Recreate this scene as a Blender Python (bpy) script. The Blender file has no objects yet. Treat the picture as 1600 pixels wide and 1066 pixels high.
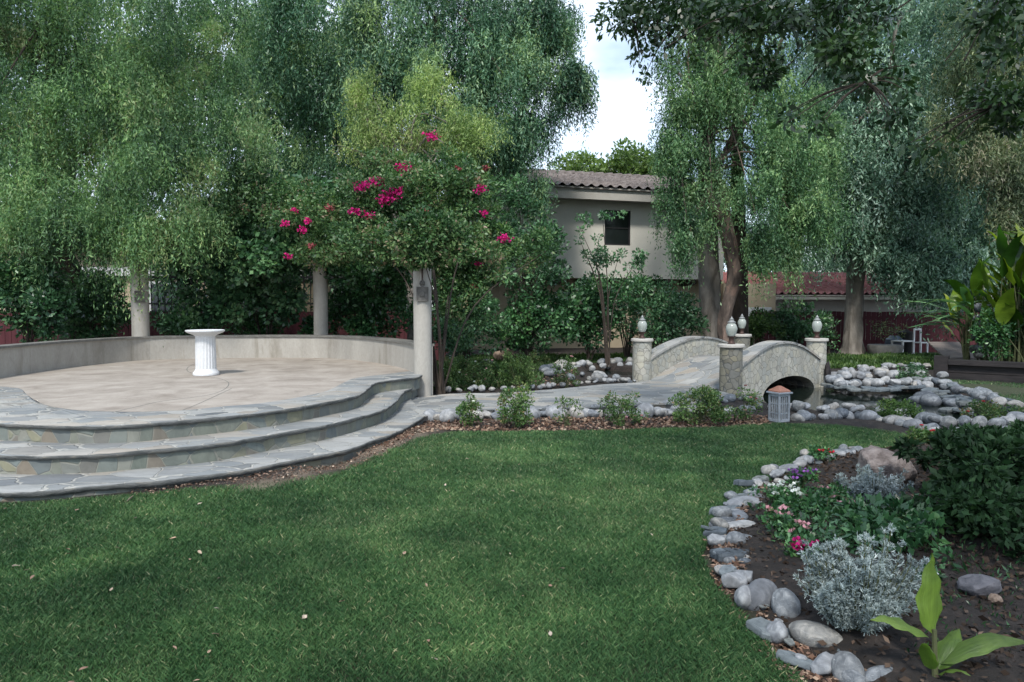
import bpy, bmesh, math, random
import numpy as np
from math import radians, sin, cos, pi
from mathutils import Vector
sc = bpy.context.scene
COL = sc.collection
R = np.random.default_rng(7)
random.seed(7)

# ------------------------------------------------------------------ camera, world, sun, exposure
F, EYE, PITCH = 1067.0, 1.45, radians(2.9)
cam_d = bpy.data.cameras.new("camera"); cam_d.sensor_width = 36; cam_d.lens = 24.0; cam_d.clip_end = 2000
cam = bpy.data.objects.new("camera", cam_d); COL.objects.link(cam)
cam.location = (0, 0, EYE); cam.rotation_euler = (pi/2 - PITCH, 0, 0); sc.camera = cam

SUN_EL, SUN_AZ = radians(50), radians(188)      # azimuth measured clockwise from +Y
w = bpy.data.worlds.new("World"); sc.world = w; w.use_nodes = True
nt = w.node_tree; nt.nodes.clear()
def N(nt, t, **k):
    n = nt.nodes.new(t)
    for a, b in k.items(): setattr(n, a, b)
    return n
sky = N(nt, 'ShaderNodeTexSky', sky_type='NISHITA'); sky.sun_disc = False
sky.sun_elevation = SUN_EL; sky.sun_rotation = SUN_AZ; sky.air_density = 1.2; sky.ozone_density = 2.0
tc = N(nt, 'ShaderNodeTexCoord'); mp = N(nt, 'ShaderNodeMapping'); mp.inputs['Scale'].default_value = (1.2, 1.2, 3.0)
mp.inputs['Location'].default_value = (0.35, 0.2, 0.1)
ns = N(nt, 'ShaderNodeTexNoise'); ns.inputs['Scale'].default_value = 1.7; ns.inputs['Detail'].default_value = 6
rp = N(nt, 'ShaderNodeValToRGB'); rp.color_ramp.elements[0].position = .38; rp.color_ramp.elements[1].position = .60
mx = N(nt, 'ShaderNodeMix', data_type='RGBA'); bg = N(nt, 'ShaderNodeBackground'); ow = N(nt, 'ShaderNodeOutputWorld')
nt.links.new(tc.outputs['Generated'], mp.inputs[0]); nt.links.new(mp.outputs[0], ns.inputs['Vector'])
nt.links.new(ns.outputs['Fac'], rp.inputs[0]); nt.links.new(rp.outputs[0], mx.inputs[0])
nt.links.new(sky.outputs[0], mx.inputs[6]); mx.inputs[7].default_value = (8.4, 9.6, 11.4, 1)
nt.links.new(mx.outputs[2], bg.inputs[0]); bg.inputs[1].default_value = 0.11; nt.links.new(bg.outputs[0], ow.inputs[0])

sd = bpy.data.lights.new("sun", 'SUN'); sd.energy = 2.5; sd.angle = radians(8); sd.color = (1, .96, .9)
so = bpy.data.objects.new("sun", sd); COL.objects.link(so)
dv = Vector((sin(SUN_AZ)*cos(SUN_EL), cos(SUN_AZ)*cos(SUN_EL), sin(SUN_EL)))
so.rotation_euler = dv.to_track_quat('Z', 'Y').to_euler()
sc.view_settings.view_transform = 'Standard'; sc.view_settings.look = 'None'
sc.view_settings.exposure = 0.72; sc.view_settings.gamma = 1

# ------------------------------------------------------------------ measuring helper: a photo point at a height or a distance
def V(px, py, z=None, d=None):
    a = (px-800)/F; b = (533-py)/F
    x, y, zz = a, cos(PITCH)+sin(PITCH)*b, -sin(PITCH)+cos(PITCH)*b
    t = (z-EYE)/zz if z is not None else d/y
    return np.array([x*t, y*t, EYE+zz*t])

# ------------------------------------------------------------------ object helpers
def tag(o, label=None, cat=None, group=None, kind=None):
    if label: o['label'] = label
    if cat: o['category'] = cat
    if group: o['group'] = group
    if kind: o['kind'] = kind
    elif cat: o['kind'] = 'thing'
    return o
def empty(name, loc, label=None, cat=None, group=None, rz=0):
    o = bpy.data.objects.new(name, None); COL.objects.link(o); o.location = loc; o.rotation_euler = (0, 0, rz)
    o.empty_display_size = .1
    return tag(o, label, cat, group)
def link(name, me, parent=None, mat=None):
    """mesh in world coordinates, or in the parent's frame"""
    o = bpy.data.objects.new(name, me); COL.objects.link(o)
    if mat and not me.materials: me.materials.append(mat)
    if parent: o.parent = parent
    return o
def mesh(name, v, f, mat=None, smooth=False, attrs=None, uv=None, origin=None):
    v = np.asarray(v, dtype=np.float32).reshape(-1, 3)
    if origin is not None: v = v-np.asarray(origin, dtype=np.float32)
    me = bpy.data.meshes.new(name)
    if isinstance(f, np.ndarray):
        n, k = f.shape
        me.vertices.add(len(v)); me.vertices.foreach_set('co', v.ravel())
        me.loops.add(n*k); me.loops.foreach_set('vertex_index', f.astype(np.int32).ravel())
        me.polygons.add(n); me.polygons.foreach_set('loop_start', np.arange(0, n*k, k, dtype=np.int32))
        me.update(calc_edges=True)
    else:
        me.from_pydata(v.tolist(), [], f); me.update()
    for a, arr in (attrs or {}).items():
        at = me.attributes.new(a, 'FLOAT', 'POINT'); at.data.foreach_set('value', np.asarray(arr, dtype=np.float32))
    if uv is not None:
        uvl = me.uv_layers.new(name='uv'); li = np.empty(len(me.loops), dtype=np.int32); me.loops.foreach_get('vertex_index', li)
        uvl.data.foreach_set('uv', np.asarray(uv, dtype=np.float32)[li].ravel())
    if smooth: me.polygons.foreach_set('use_smooth', np.ones(len(me.polygons), dtype=bool))
    if mat: me.materials.append(mat)
    return me
def part(name, v, f, mat, root, **k):
    """world-space mesh parented to an unrotated root Empty"""
    o = link(name, mesh(name, v, f, mat, origin=np.array(root.matrix_basis.translation) if root.parent is None else wloc(root), **k), root)
    return o
def wloc(o):
    p = np.zeros(3)
    while o: p = p+np.array(o.location); o = o.parent
    return p
class MB:
    def __init__(s): s.v = []; s.f = []; s.n = 0
    def add(s, v, f):
        s.v.append(np.asarray(v, float).reshape(-1, 3)); s.f += [tuple(int(i)+s.n for i in q) for q in f]; s.n += len(s.v[-1]); return s
    def box(s, c, size, rz=0, bev=0):
        bm = bmesh.new(); bmesh.ops.create_cube(bm, size=1)
        for q in bm.verts: q.co = Vector((q.co.x*size[0], q.co.y*size[1], q.co.z*size[2]))
        if bev: bmesh.ops.bevel(bm, geom=bm.edges[:], offset=bev, segments=2, affect='EDGES', profile=.5)
        bm.verts.index_update()
        v = np.array([q.co[:] for q in bm.verts]); f = [[x.index for x in q.verts] for q in bm.faces]; bm.free()
        ca, sa = cos(rz), sin(rz)
        v = np.stack([v[:, 0]*ca-v[:, 1]*sa, v[:, 0]*sa+v[:, 1]*ca, v[:, 2]], 1)+np.array(c)
        return s.add(v, f)
    def tube(s, pts, rad, sides=8, noise=0, seed=0, cap=True, sm=5):
        v, f = tube_vf(pts, rad, sides, noise, seed, cap, sm); return s.add(v, f)
    def lathe(s, prof, c=(0, 0, 0), n=24, flute=None):
        prof = np.array(prof, float); a = np.linspace(0, 2*pi, n, endpoint=False); vs = []
        for i, (r, z) in enumerate(prof):
            rr = np.full(n, r)
            if flute and flute[0] <= z <= flute[1]: rr = r*(1-flute[3]*np.abs(np.cos(a*flute[2]/2))**3)
            vs.append(np.stack([rr*np.cos(a), rr*np.sin(a), np.full(n, z)], 1))
        m = len(prof); f = []
        for i in range(m-1):
            for j in range(n): f.append((i*n+j, i*n+(j+1) % n, (i+1)*n+(j+1) % n, (i+1)*n+j))
        f.append(tuple(range(n))[::-1]); f.append(tuple((m-1)*n+j for j in range(n)))
        return s.add(np.concatenate(vs)+np.array(c), f)
    def build(s, name, mat, root=None, smooth=False, **k):
        v = np.concatenate(s.v)
        o = part(name, v, s.f, mat, root, smooth=False, **k) if root else link(name, mesh(name, v, s.f, mat, **k))
        if smooth:
            o.data.polygons.foreach_set('use_smooth', np.ones(len(o.data.polygons), dtype=bool))
            try: o.data.set_sharp_from_angle(angle=radians(40))
            except Exception: pass
        return o
def catmull(p, n):
    p = np.asarray(p, float); P = np.vstack([2*p[0]-p[1], p, 2*p[-1]-p[-2]]); out = []
    for i in range(1, len(P)-2):
        for t in np.linspace(0, 1, n, endpoint=False):
            a, b, c, d = P[i-1:i+3]
            out.append(.5*((2*b)+(c-a)*t+(2*a-5*b+4*c-d)*t*t+(3*b-a-3*c+d)*t**3))
    out.append(p[-1]); return np.array(out)
def resample(p, n):
    p = np.asarray(p, float); L = np.r_[0, np.cumsum(np.linalg.norm(np.diff(p, axis=0), axis=1))]
    t = np.linspace(0, L[-1], n); return np.stack([np.interp(t, L, p[:, i]) for i in range(p.shape[1])], 1)
def tube_vf(pts, rad, sides=8, noise=0, seed=0, cap=True, sm=5):
    pts = np.asarray(pts, float); q = catmull(np.c_[pts, np.asarray(rad, float)], sm) if sm else np.c_[pts, rad]
    P, r = q[:, :3], q[:, 3]; T = np.gradient(P, axis=0); T /= np.linalg.norm(T, axis=1)[:, None]+1e-9
    rg = np.random.default_rng(seed); vs = []; a = np.linspace(0, 2*pi, sides, endpoint=False)
    ref = np.array([1., 0, 0]) if abs(T[0][0]) < .8 else np.array([0, 1., 0])
    lump = rg.normal(0, noise, (len(P), sides)) if noise else np.zeros((len(P), sides))
    for k in range(3):
        lump = (np.roll(lump, 1, 0)+lump+np.roll(lump, -1, 0))/2.2 if noise else lump
    for i in range(len(P)):
        u = ref-T[i]*np.dot(ref, T[i]); u /= np.linalg.norm(u); ref = u; v = np.cross(T[i], u)
        rr = np.maximum(r[i]*(1+lump[i]), .001)
        vs.append(P[i]+np.outer(rr*np.cos(a), u)+np.outer(rr*np.sin(a), v))
    m = len(P); f = []
    for i in range(m-1):
        for j in range(sides): f.append((i*sides+j, i*sides+(j+1) % sides, (i+1)*sides+(j+1) % sides, (i+1)*sides+j))
    if cap: f.append(tuple(range(sides))[::-1]); f.append(tuple((m-1)*sides+j for j in range(sides)))
    return np.concatenate(vs), f
def inside(P, poly):
    x, y = P[:, 0], P[:, 1]; r = np.zeros(len(P), bool); poly = np.asarray(poly); j = len(poly)-1
    for i in range(len(poly)):
        xi, yi = poly[i][:2]; xj, yj = poly[j][:2]
        c = ((yi > y) != (yj > y)) & (x < (xj-xi)*(y-yi)/(yj-yi+1e-12)+xi); r ^= c; j = i
    return r
def edge_dist(P, poly):
    P = P[:, :2]; d = np.full(len(P), 1e9); poly = np.asarray(poly)[:, :2]; j = len(poly)-1
    for i in range(len(poly)):
        a, b = poly[j], poly[i]; ab = b-a; t = np.clip(((P-a)@ab)/(ab@ab+1e-12), 0, 1)
        d = np.minimum(d, np.linalg.norm(P-(a+t[:, None]*ab), axis=1)); j = i
    return d
def vnoise(P, s, seed=0):
    """smooth value noise in 2-D, -1..1"""
    rg = np.random.default_rng(seed); g = rg.uniform(-1, 1, (64, 64)); q = P[:, :2]*s+100; i = np.floor(q).astype(int); f = q-i; f = f*f*(3-2*f)
    a = g[i[:, 0] % 64, i[:, 1] % 64]; b = g[(i[:, 0]+1) % 64, i[:, 1] % 64]; c = g[i[:, 0] % 64, (i[:, 1]+1) % 64]; d = g[(i[:, 0]+1) % 64, (i[:, 1]+1) % 64]
    return (a*(1-f[:, 0])+b*f[:, 0])*(1-f[:, 1])+(c*(1-f[:, 0])+d*f[:, 0])*f[:, 1]

# ------------------------------------------------------------------ materials
def new_mat(name):
    m = bpy.data.materials.new(name); m.use_nodes = True; return m, m.node_tree, m.node_tree.nodes['Principled BSDF']
def coords(nt, kind='Object', scale=(1, 1, 1)):
    t = N(nt, 'ShaderNodeTexCoord'); m = N(nt, 'ShaderNodeMapping'); m.inputs['Scale'].default_value = scale
    nt.links.new(t.outputs[kind], m.inputs[0]); return m.outputs[0]
def geo_pos(nt, scale=(1, 1, 1)):
    t = N(nt, 'ShaderNodeNewGeometry'); m = N(nt, 'ShaderNodeMapping'); m.inputs['Scale'].default_value = scale
    nt.links.new(t.outputs['Position'], m.inputs[0]); m.inputs['Location'].default_value = (3.37, 1.71, .53); return m.outputs[0]
def noise(nt, vec, s, det=5, rough=.6, dist=.6):
    n = N(nt, 'ShaderNodeTexNoise'); n.inputs['Scale'].default_value = s; n.inputs['Detail'].default_value = det; n.inputs['Roughness'].default_value = rough
    n.inputs['Distortion'].default_value = dist; nt.links.new(vec, n.inputs['Vector']); return n.outputs['Fac']
def ramp(nt, fac, stops):
    r = N(nt, 'ShaderNodeValToRGB'); e = r.color_ramp.elements
    while len(e) < len(stops): e.new(.5)
    for i, (p, c) in enumerate(stops):
        e[i].position = p; e[i].color = (*c, 1) if not isinstance(c, (int, float)) else (c, c, c, 1)
    nt.links.new(fac, r.inputs[0]); return r.outputs[0]
def mixc(nt, fac, a, b, mode='MIX'):
    m = N(nt, 'ShaderNodeMix', data_type='RGBA', blend_type=mode)
    for s, x in ((0, fac), (6, a), (7, b)):
        if isinstance(x, (int, float)): m.inputs[s].default_value = x
        elif isinstance(x, tuple): m.inputs[s].default_value = (*x, 1)
        else: nt.links.new(x, m.inputs[s])
    return m.outputs[2]
def mathn(nt, op, a, b=0, clamp=False):
    m = N(nt, 'ShaderNodeMath', operation=op, use_clamp=clamp)
    for s, x in ((0, a), (1, b)):
        if isinstance(x, (int, float)): m.inputs[s].default_value = x
        else: nt.links.new(x, m.inputs[s])
    return m.outputs[0]
def bump(nt, bs, h, strength=.3, dist=.02):
    b = N(nt, 'ShaderNodeBump'); b.inputs['Strength'].default_value = strength; b.inputs['Distance'].default_value = dist
    nt.links.new(h, b.inputs['Height']); nt.links.new(b.outputs[0], bs.inputs['Normal'])
def mat_noise(name, stops, s=4, rough=.8, bs=.3, bd=.01, fine=40, coord='Object', spec=.3, scale=(1, 1, 1), metal=0, objvar=0):
    m, nt, b = new_mat(name); v = coords(nt, coord, scale) if coord != 'World' else geo_pos(nt, scale)
    n1 = noise(nt, v, s, 6); c = ramp(nt, n1, stops); n2 = noise(nt, v, fine, 4)
    c = mixc(nt, .35, c, ramp(nt, n2, [(.3, .55), (.7, 1.25 if False else 1.0)]), 'MULTIPLY')
    if objvar:
        oi = N(nt, 'ShaderNodeObjectInfo'); c = mixc(nt, 1.0, c, ramp(nt, oi.outputs['Random'], objvar), 'MULTIPLY')
    nt.links.new(c, b.inputs['Base Color']); b.inputs['Roughness'].default_value = rough; b.inputs['Specular IOR Level'].default_value = spec
    b.inputs['Metallic'].default_value = metal
    bump(nt, b, mathn(nt, 'ADD', mathn(nt, 'MULTIPLY', n2, .5), n1), bs, bd); return m
def mat_leaf(name, cols, trans=.3, rough=.45, spec=.35, clump=1.2, gain=1.0):
    cols = [tuple(min(x*gain, .9) for x in c) for c in cols]
    m, nt, b = new_mat(name); a = N(nt, 'ShaderNodeAttribute', attribute_name='tint')
    c = ramp(nt, a.outputs['Fac'], [(i/(len(cols)-1), x) for i, x in enumerate(cols)])
    n = noise(nt, geo_pos(nt), clump, 4); c = mixc(nt, 1.0, c, ramp(nt, n, [(.32, (.50, .56, .60)), (.66, (1, 1, 1))]), 'MULTIPLY'); nL = noise(nt, geo_pos(nt), .45, 2); c = mixc(nt, 1.0, c, ramp(nt, nL, [(.38, (.72, .74, .80)), (.5, (1, 1, 1))]), 'MULTIPLY'); c = mixc(nt, 1.0, c, (1.25, 1.2, 1.1), 'MULTIPLY')
    nt.links.new(c, b.inputs['Base Color']); b.inputs['Roughness'].default_value = rough; b.inputs['Specular IOR Level'].default_value = spec
    tr = N(nt, 'ShaderNodeBsdfTranslucent'); nt.links.new(mixc(nt, 1.0, c, (1.0, 1.15, .6), 'MULTIPLY'), tr.inputs[0])
    ms = N(nt, 'ShaderNodeMixShader'); ms.inputs[0].default_value = trans; o = nt.nodes['Material Output']
    nt.links.new(b.outputs[0], ms.inputs[1]); nt.links.new(tr.outputs[0], ms.inputs[2]); nt.links.new(ms.outputs[0], o.inputs[0]); return m
def mat_flag(name, sx, sy, cols, grout, width=.03, rough=.75, coord='World', warp=.25, edge=.5, patch=.45):
    """irregular stones set in mortar"""
    m, nt, b = new_mat(name)
    if coord == 'World': v = geo_pos(nt, (sx, sy, sx))
    else: v = coords(nt, coord, (sx, sy, 1))
    wn = N(nt, 'ShaderNodeTexNoise'); wn.inputs['Scale'].default_value = 1.3; wn.inputs['Detail'].default_value = 3; nt.links.new(v, wn.inputs['Vector'])
    vm = N(nt, 'ShaderNodeVectorMath', operation='SCALE'); vm.inputs['Scale'].default_value = warp; nt.links.new(wn.outputs['Color'], vm.inputs[0])
    va = N(nt, 'ShaderNodeVectorMath', operation='ADD'); nt.links.new(v, va.inputs[0]); nt.links.new(vm.outputs[0], va.inputs[1])
    f1 = N(nt, 'ShaderNodeTexVoronoi', feature='F1'); f1.inputs['Scale'].default_value = 1; nt.links.new(va.outputs[0], f1.inputs['Vector'])
    fe = N(nt, 'ShaderNodeTexVoronoi', feature='DISTANCE_TO_EDGE'); fe.inputs['Scale'].default_value = 1; nt.links.new(va.outputs[0], fe.inputs['Vector'])
    sp = N(nt, 'ShaderNodeSeparateColor'); nt.links.new(f1.outputs['Color'], sp.inputs[0])
    c = ramp(nt, sp.outputs[0], [(i/(len(cols)-1), x) for i, x in enumerate(cols)])
    g = geo_pos(nt, (2, 9, 3)); n = noise(nt, g, 2.2, 7, .7); c = mixc(nt, .5, c, ramp(nt, n, [(.3, .35), (.7, 1.0)]), 'MULTIPLY')
    n3 = noise(nt, geo_pos(nt), 1.1, 6); c = mixc(nt, mathn(nt, 'MULTIPLY', ramp(nt, n3, [(.45, 0.), (.7, 1.)]), patch), c, grout)
    mask = ramp(nt, fe.outputs['Distance'], [(width*.4, 0.), (width, 1.)])
    c = mixc(nt, mask, grout, c); nt.links.new(c, b.inputs['Base Color']); b.inputs['Roughness'].default_value = rough; b.inputs['Specular IOR Level'].default_value = .3
    hh = mathn(nt, 'ADD', mathn(nt, 'MULTIPLY', mask, .8), mathn(nt, 'MULTIPLY', n, .5)); bump(nt, b, hh, edge, .015); return m

M = {}
M['slate'] = mat_flag('flagstone', 3.0, 4.2, [(.125, .135, .14), (.28, .29, .285), (.20, .215, .22), (.39, .385, .36), (.155, .17, .18), (.33, .295, .245), (.355, .355, .34), (.18, .19, .19)], (.33, .325, .295), .04, warp=.6, edge=1.0, patch=.28)
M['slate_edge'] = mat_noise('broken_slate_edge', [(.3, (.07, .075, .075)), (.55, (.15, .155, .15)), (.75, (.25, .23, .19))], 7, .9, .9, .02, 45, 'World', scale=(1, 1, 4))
M['riser'] = mat_flag('riser_stone', 6.5, 4.5, [(.13, .15, .13), (.20, .22, .18), (.25, .24, .16), (.12, .15, .16), (.205, .175, .135), (.19, .22, .21), (.16, .18, .16), (.21, .215, .17), (.14, .16, .16), (.27, .27, .22)], (.20, .20, .17), .03, coord='UV', warp=.12)
M['bridge'] = mat_flag('bridge_stone', 8.5, 8.5, [(.36, .35, .29), (.46, .44, .36), (.34, .35, .32), (.42, .41, .35), (.48, .465, .41)], (.21, .205, .18), .05, warp=.4)
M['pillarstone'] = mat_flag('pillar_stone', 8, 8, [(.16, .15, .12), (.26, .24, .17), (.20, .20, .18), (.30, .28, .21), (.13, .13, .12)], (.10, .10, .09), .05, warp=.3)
M['concrete'] = mat_noise('concrete', [(.3, (.32, .30, .265)), (.5, (.385, .365, .325)), (.75, (.43, .41, .37))], 1.6, .85, .25, .006, 30, 'World', scale=(1, 1, .5))
nt_ = M['concrete'].node_tree; b_ = nt_.nodes['Principled BSDF']; st_ = noise(nt_, geo_pos(nt_, (1.6, 1.6, .3)), 1.5, 6)
nt_.links.new(mixc(nt_, 1.0, b_.inputs['Base Color'].links[0].from_socket, ramp(nt_, st_, [(.34, (.74, .72, .68)), (.44, (1, 1, 1)), (.62, (1, 1, 1)), (.72, (.88, .88, .86))]), 'MULTIPLY'), b_.inputs['Base Color'])
M['coping'] = mat_noise('coping_stone', [(.3, (.12, .12, .11)), (.7, (.22, .21, .19))], 6, .8, .3, .01, 40, 'World')
M['floor'] = mat_noise('stamped_concrete', [(.3, (.25, .215, .18)), (.5, (.345, .305, .26)), (.75, (.435, .39, .34))], 2.4, .75, .5, .012, 37, 'World')
M['white'] = mat_noise('white_plaster', [(.3, (.60, .61, .61)), (.7, (.70, .71, .71))], 3, .6, .1, .003, 40)
M['white_wood'] = mat_noise('weathered_white_wood', [(.3, (.22, .25, .28)), (.7, (.37, .40, .43))], 9, .7, .2, .003, 60)
M['copper'] = mat_noise('copper_roof', [(.3, (.30, .12, .075)), (.7, (.46, .22, .15))], 9, .5, .1, .003, 50)
M['bronze'] = mat_noise('brown_metal', [(.3, (.05, .032, .027)), (.7, (.10, .06, .05))], 9, .5, .1, .002, 50, metal=.4)
M['iron'] = mat_noise('black_iron', [(.3, (.012, .012, .013)), (.7, (.03, .03, .03))], 9, .6, .1, .002, 50)
M['dirty'] = mat_noise('dark_bronze_relief', [(.3, (.09, .085, .075)), (.7, (.17, .16, .145))], 12, .7, .5, .01, 60)
M['stucco'] = mat_noise('stucco', [(.3, (.61, .59, .52)), (.7, (.69, .67, .60))], .8, .9, .3, .01, 60, 'World')
M['stucco_tan'] = mat_noise('tan_stucco', [(.3, (.46, .38, .26)), (.7, (.54, .45, .33))], .8, .9, .3, .01, 60, 'World')
M['trim'] = mat_noise('painted_trim', [(.3, (.42, .40, .36)), (.7, (.48, .46, .42))], 2, .6, .1, .003, 30, 'World')
M['tile'] = mat_noise('clay_tile', [(.3, (.075, .065, .062)), (.5, (.16, .135, .125)), (.75, (.26, .23, .215))], 5, .8, .2, .01, 25, 'World')
M['redtile'] = mat_noise('red_tile', [(.3, (.16, .06, .055)), (.5, (.25, .095, .088)), (.75, (.33, .16, .15))], 4, .8, .2, .01, 25, 'World')
M['redfence'] = mat_noise('red_boards', [(.3, (.05, .014, .018)), (.7, (.105, .028, .034))], 2, .8, .3, .005, 20, 'World', scale=(3, 3, .3))
M['pewter'] = mat_noise('grey_metal', [(.3, (.20, .21, .20)), (.7, (.32, .33, .32))], 9, .4, .1, .002, 50, metal=.3)
M['darkwood'] = mat_noise('dark_timber', [(.3, (.012, .011, .012)), (.7, (.035, .03, .03))], 3, .7, .4, .01, 30, 'World', scale=(1, 1, 6))
M['plank'] = mat_noise('grey_planks', [(.3, (.13, .11, .10)), (.7, (.22, .19, .17))], 3, .8, .3, .01, 30, 'World', scale=(1, 6, 1))
M['plastic'] = mat_noise('white_plastic', [(.3, (.70, .70, .68)), (.7, (.78, .78, .76))], 3, .4, .0, .003, 30)
M['bluepot'] = mat_noise('blue_grey_glaze', [(.3, (.06, .08, .11)), (.7, (.12, .15, .19))], 4, .35, .1, .003, 30)
M['blackpot'] = mat_noise('black_plastic', [(.3, (.012, .012, .013)), (.7, (.025, .025, .025))], 4, .5, .1, .003, 30)
M['bark'] = mat_noise('grey_bark', [(.3, (.10, .088, .075)), (.5, (.20, .18, .155)), (.75, (.33, .30, .265))], 3, .95, .7, .03, 18, 'World', scale=(1.5, 1.5, .5))
M['barkdark'] = mat_noise('dark_bark', [(.3, (.022, .017, .014)), (.5, (.05, .04, .032)), (.75, (.10, .075, .06))], 3, .95, .8, .03, 16, 'World', scale=(1.5, 1.5, .5))
M['barkred'] = mat_noise('peeling_bark', [(.3, (.045, .036, .032)), (.52, (.12, .095, .08)), (.72, (.34, .22, .17))], 2.4, .95, .7, .03, 16, 'World', scale=(1.5, 1.5, .7))
M['stem'] = mat_noise('green_stem', [(.3, (.05, .06, .025)), (.7, (.10, .11, .05))], 5, .7, .1, .003, 30)
GREY = [(0, (.50, .54, .60)), (.2, (1, 1, 1)), (.4, (.70, .73, .78)), (.6, (1.0, .93, .84)), (.8, (.9, .92, .94)), (1, (.40, .42, .46))]
M['cobble'] = mat_noise('river_stone', [(.28, (.11, .12, .13)), (.5, (.215, .23, .24)), (.72, (.40, .41, .41))], 4, .8, .6, .02, 42, objvar=GREY)
nt_ = M['cobble'].node_tree; b_ = nt_.nodes['Principled BSDF']; vv = noise(nt_, coords(nt_, 'Object', (1.5, 1.5, 9)), 2.2, 6, .7)
nt_.links.new(mixc(nt_, ramp(nt_, vv, [(.60, 0.), (.68, .55)]), b_.inputs['Base Color'].links[0].from_socket, (.55, .56, .55)), b_.inputs['Base Color'])
M['cobblefine'] = mat_noise('river_stone_light', [(.3, (.20, .205, .21)), (.52, (.34, .345, .345)), (.72, (.54, .54, .525))], 3, .8, .5, .015, 45, objvar=GREY)
M['slab'] = mat_noise('slate_slab', [(.3, (.10, .12, .13)), (.7, (.20, .225, .235))], 3, .75, .4, .01, 40, objvar=GREY)
M['tanrock'] = mat_noise('tan_rock', [(.3, (.16, .11, .08)), (.7, (.36, .28, .22))], 4, .9, .6, .03, 25)
M['pinkrock'] = mat_noise('pink_rock', [(.3, (.10, .08, .072)), (.5, (.22, .185, .17)), (.75, (.36, .315, .29))], 5, .95, .9, .04, 22)
M['greyrock'] = mat_noise('grey_purple_rock', [(.3, (.08, .08, .09)), (.7, (.19, .185, .20))], 4, .85, .6, .02, 25)
m, nt, b = new_mat('water'); b.inputs['Base Color'].default_value = (.008, .013, .010, 1); b.inputs['Roughness'].default_value = .04; b.inputs['IOR'].default_value = 1.33
b.inputs['Specular IOR Level'].default_value = .6; bump(nt, b, noise(nt, geo_pos(nt), 5, 3), .12, .02); M['water'] = m
m, nt, b = new_mat('window_glass'); b.inputs['Base Color'].default_value = (.012, .016, .016, 1); b.inputs['Roughness'].default_value = .06; M['glass'] = m
m, nt, b = new_mat('lamp_glass'); b.inputs['Base Color'].default_value = (.45, .49, .45, 1); b.inputs['Roughness'].default_value = .12; b.inputs['Transmission Weight'].default_value = .35; b.inputs['IOR'].default_value = 1.3; M['lampglass'] = m
M['frame'] = mat_noise('dark_frame', [(.3, (.02, .02, .022)), (.7, (.04, .04, .042))], 3, .5, 0, .001, 30)
# ground: soil and leaf mulch, greener soil under the lawn
m, nt, b = new_mat('soil'); g = geo_pos(nt)
c = ramp(nt, noise(nt, g, 9, 8, .7), [(.3, (.008, .006, .005)), (.5, (.020, .015, .012)), (.7, (.055, .04, .032))])
c2 = ramp(nt, noise(nt, g, 14, 6), [(.3, (.022, .03, .012)), (.7, (.06, .07, .03))])
c3 = ramp(nt, noise(nt, g, 11, 8, .7), [(.3, (.13, .10, .07)), (.7, (.30, .245, .18))])
a = N(nt, 'ShaderNodeAttribute', attribute_name='lawn'); a2 = N(nt, 'ShaderNodeAttribute', attribute_name='dry')
c = mixc(nt, a.outputs['Fac'], c, c2); c = mixc(nt, a2.outputs['Fac'], c, c3)
nt.links.new(c, b.inputs['Base Color']); b.inputs['Roughness'].default_value = .95; bump(nt, b, noise(nt, g, 22, 8, .75), .8, .04); M['soil'] = m
# leaves
M['grass'] = mat_leaf('grass_blade', [(.014, .037, .016), (.029, .072, .030), (.056, .112, .046), (.11, .158, .075), (.26, .25, .16)], .25, .5, .25, 1.6, gain=1.7)
M['pepper'] = mat_leaf('pepper_leaf', [(.022, .05, .028), (.048, .10, .048), (.088, .165, .072), (.155, .24, .10), (.15, .16, .085)], .32, .5, gain=2.0)
M['euca'] = mat_leaf('dark_willow_leaf', [(.012, .035, .022), (.03, .075, .045), (.065, .135, .085), (.13, .21, .13), (.19, .27, .12)], .28, .42, gain=2.0)
M['light'] = mat_leaf('yellow_green_leaf', [(.05, .09, .03), (.12, .19, .06), (.22, .31, .11), (.34, .42, .17), (.20, .17, .11)], .35, .5, gain=1.6)
M['gnarl'] = mat_leaf('teal_green_leaf', [(.016, .042, .022), (.038, .088, .042), (.072, .145, .066), (.12, .20, .09), (.17, .245, .11)], .3, .42, gain=1.85)
M['bluegum'] = mat_leaf('blue_grey_leaf', [(.018, .045, .032), (.05, .105, .075), (.105, .185, .135), (.19, .29, .22), (.31, .42, .36)], .25, .4, gain=1.6)
M['brownish'] = mat_leaf('brown_green_leaf', [(.025, .045, .025), (.055, .085, .045), (.095, .13, .07), (.15, .175, .095), (.19, .17, .12)], .3, .5, gain=1.8)
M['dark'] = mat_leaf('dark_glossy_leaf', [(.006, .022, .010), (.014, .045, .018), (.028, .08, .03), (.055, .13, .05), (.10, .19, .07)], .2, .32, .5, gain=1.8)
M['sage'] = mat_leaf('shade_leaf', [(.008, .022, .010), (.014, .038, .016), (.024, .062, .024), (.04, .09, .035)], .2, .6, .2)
M['boug'] = mat_leaf('vine_leaf', [(.012, .032, .014), (.026, .065, .026), (.052, .108, .042), (.105, .17, .07), (.17, .12, .09)], .28, .4, gain=1.75)
M['hedge'] = mat_leaf('hedge_leaf', [(.010, .03, .014), (.022, .062, .028), (.045, .11, .05), (.09, .18, .085), (.14, .23, .11)], .22, .35, .5, gain=1.7)
M['far'] = mat_leaf('far_leaf', [(.05, .09, .03), (.10, .17, .05), (.17, .26, .07), (.26, .34, .11)], .35, .5)
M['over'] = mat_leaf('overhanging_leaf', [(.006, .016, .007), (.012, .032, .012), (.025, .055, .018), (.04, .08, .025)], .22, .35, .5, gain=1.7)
M['miller'] = mat_leaf('silver_leaf', [(.13, .17, .18), (.24, .30, .32), (.36, .43, .46), (.50, .57, .60)], .08, .85, .1, 6)
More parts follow.
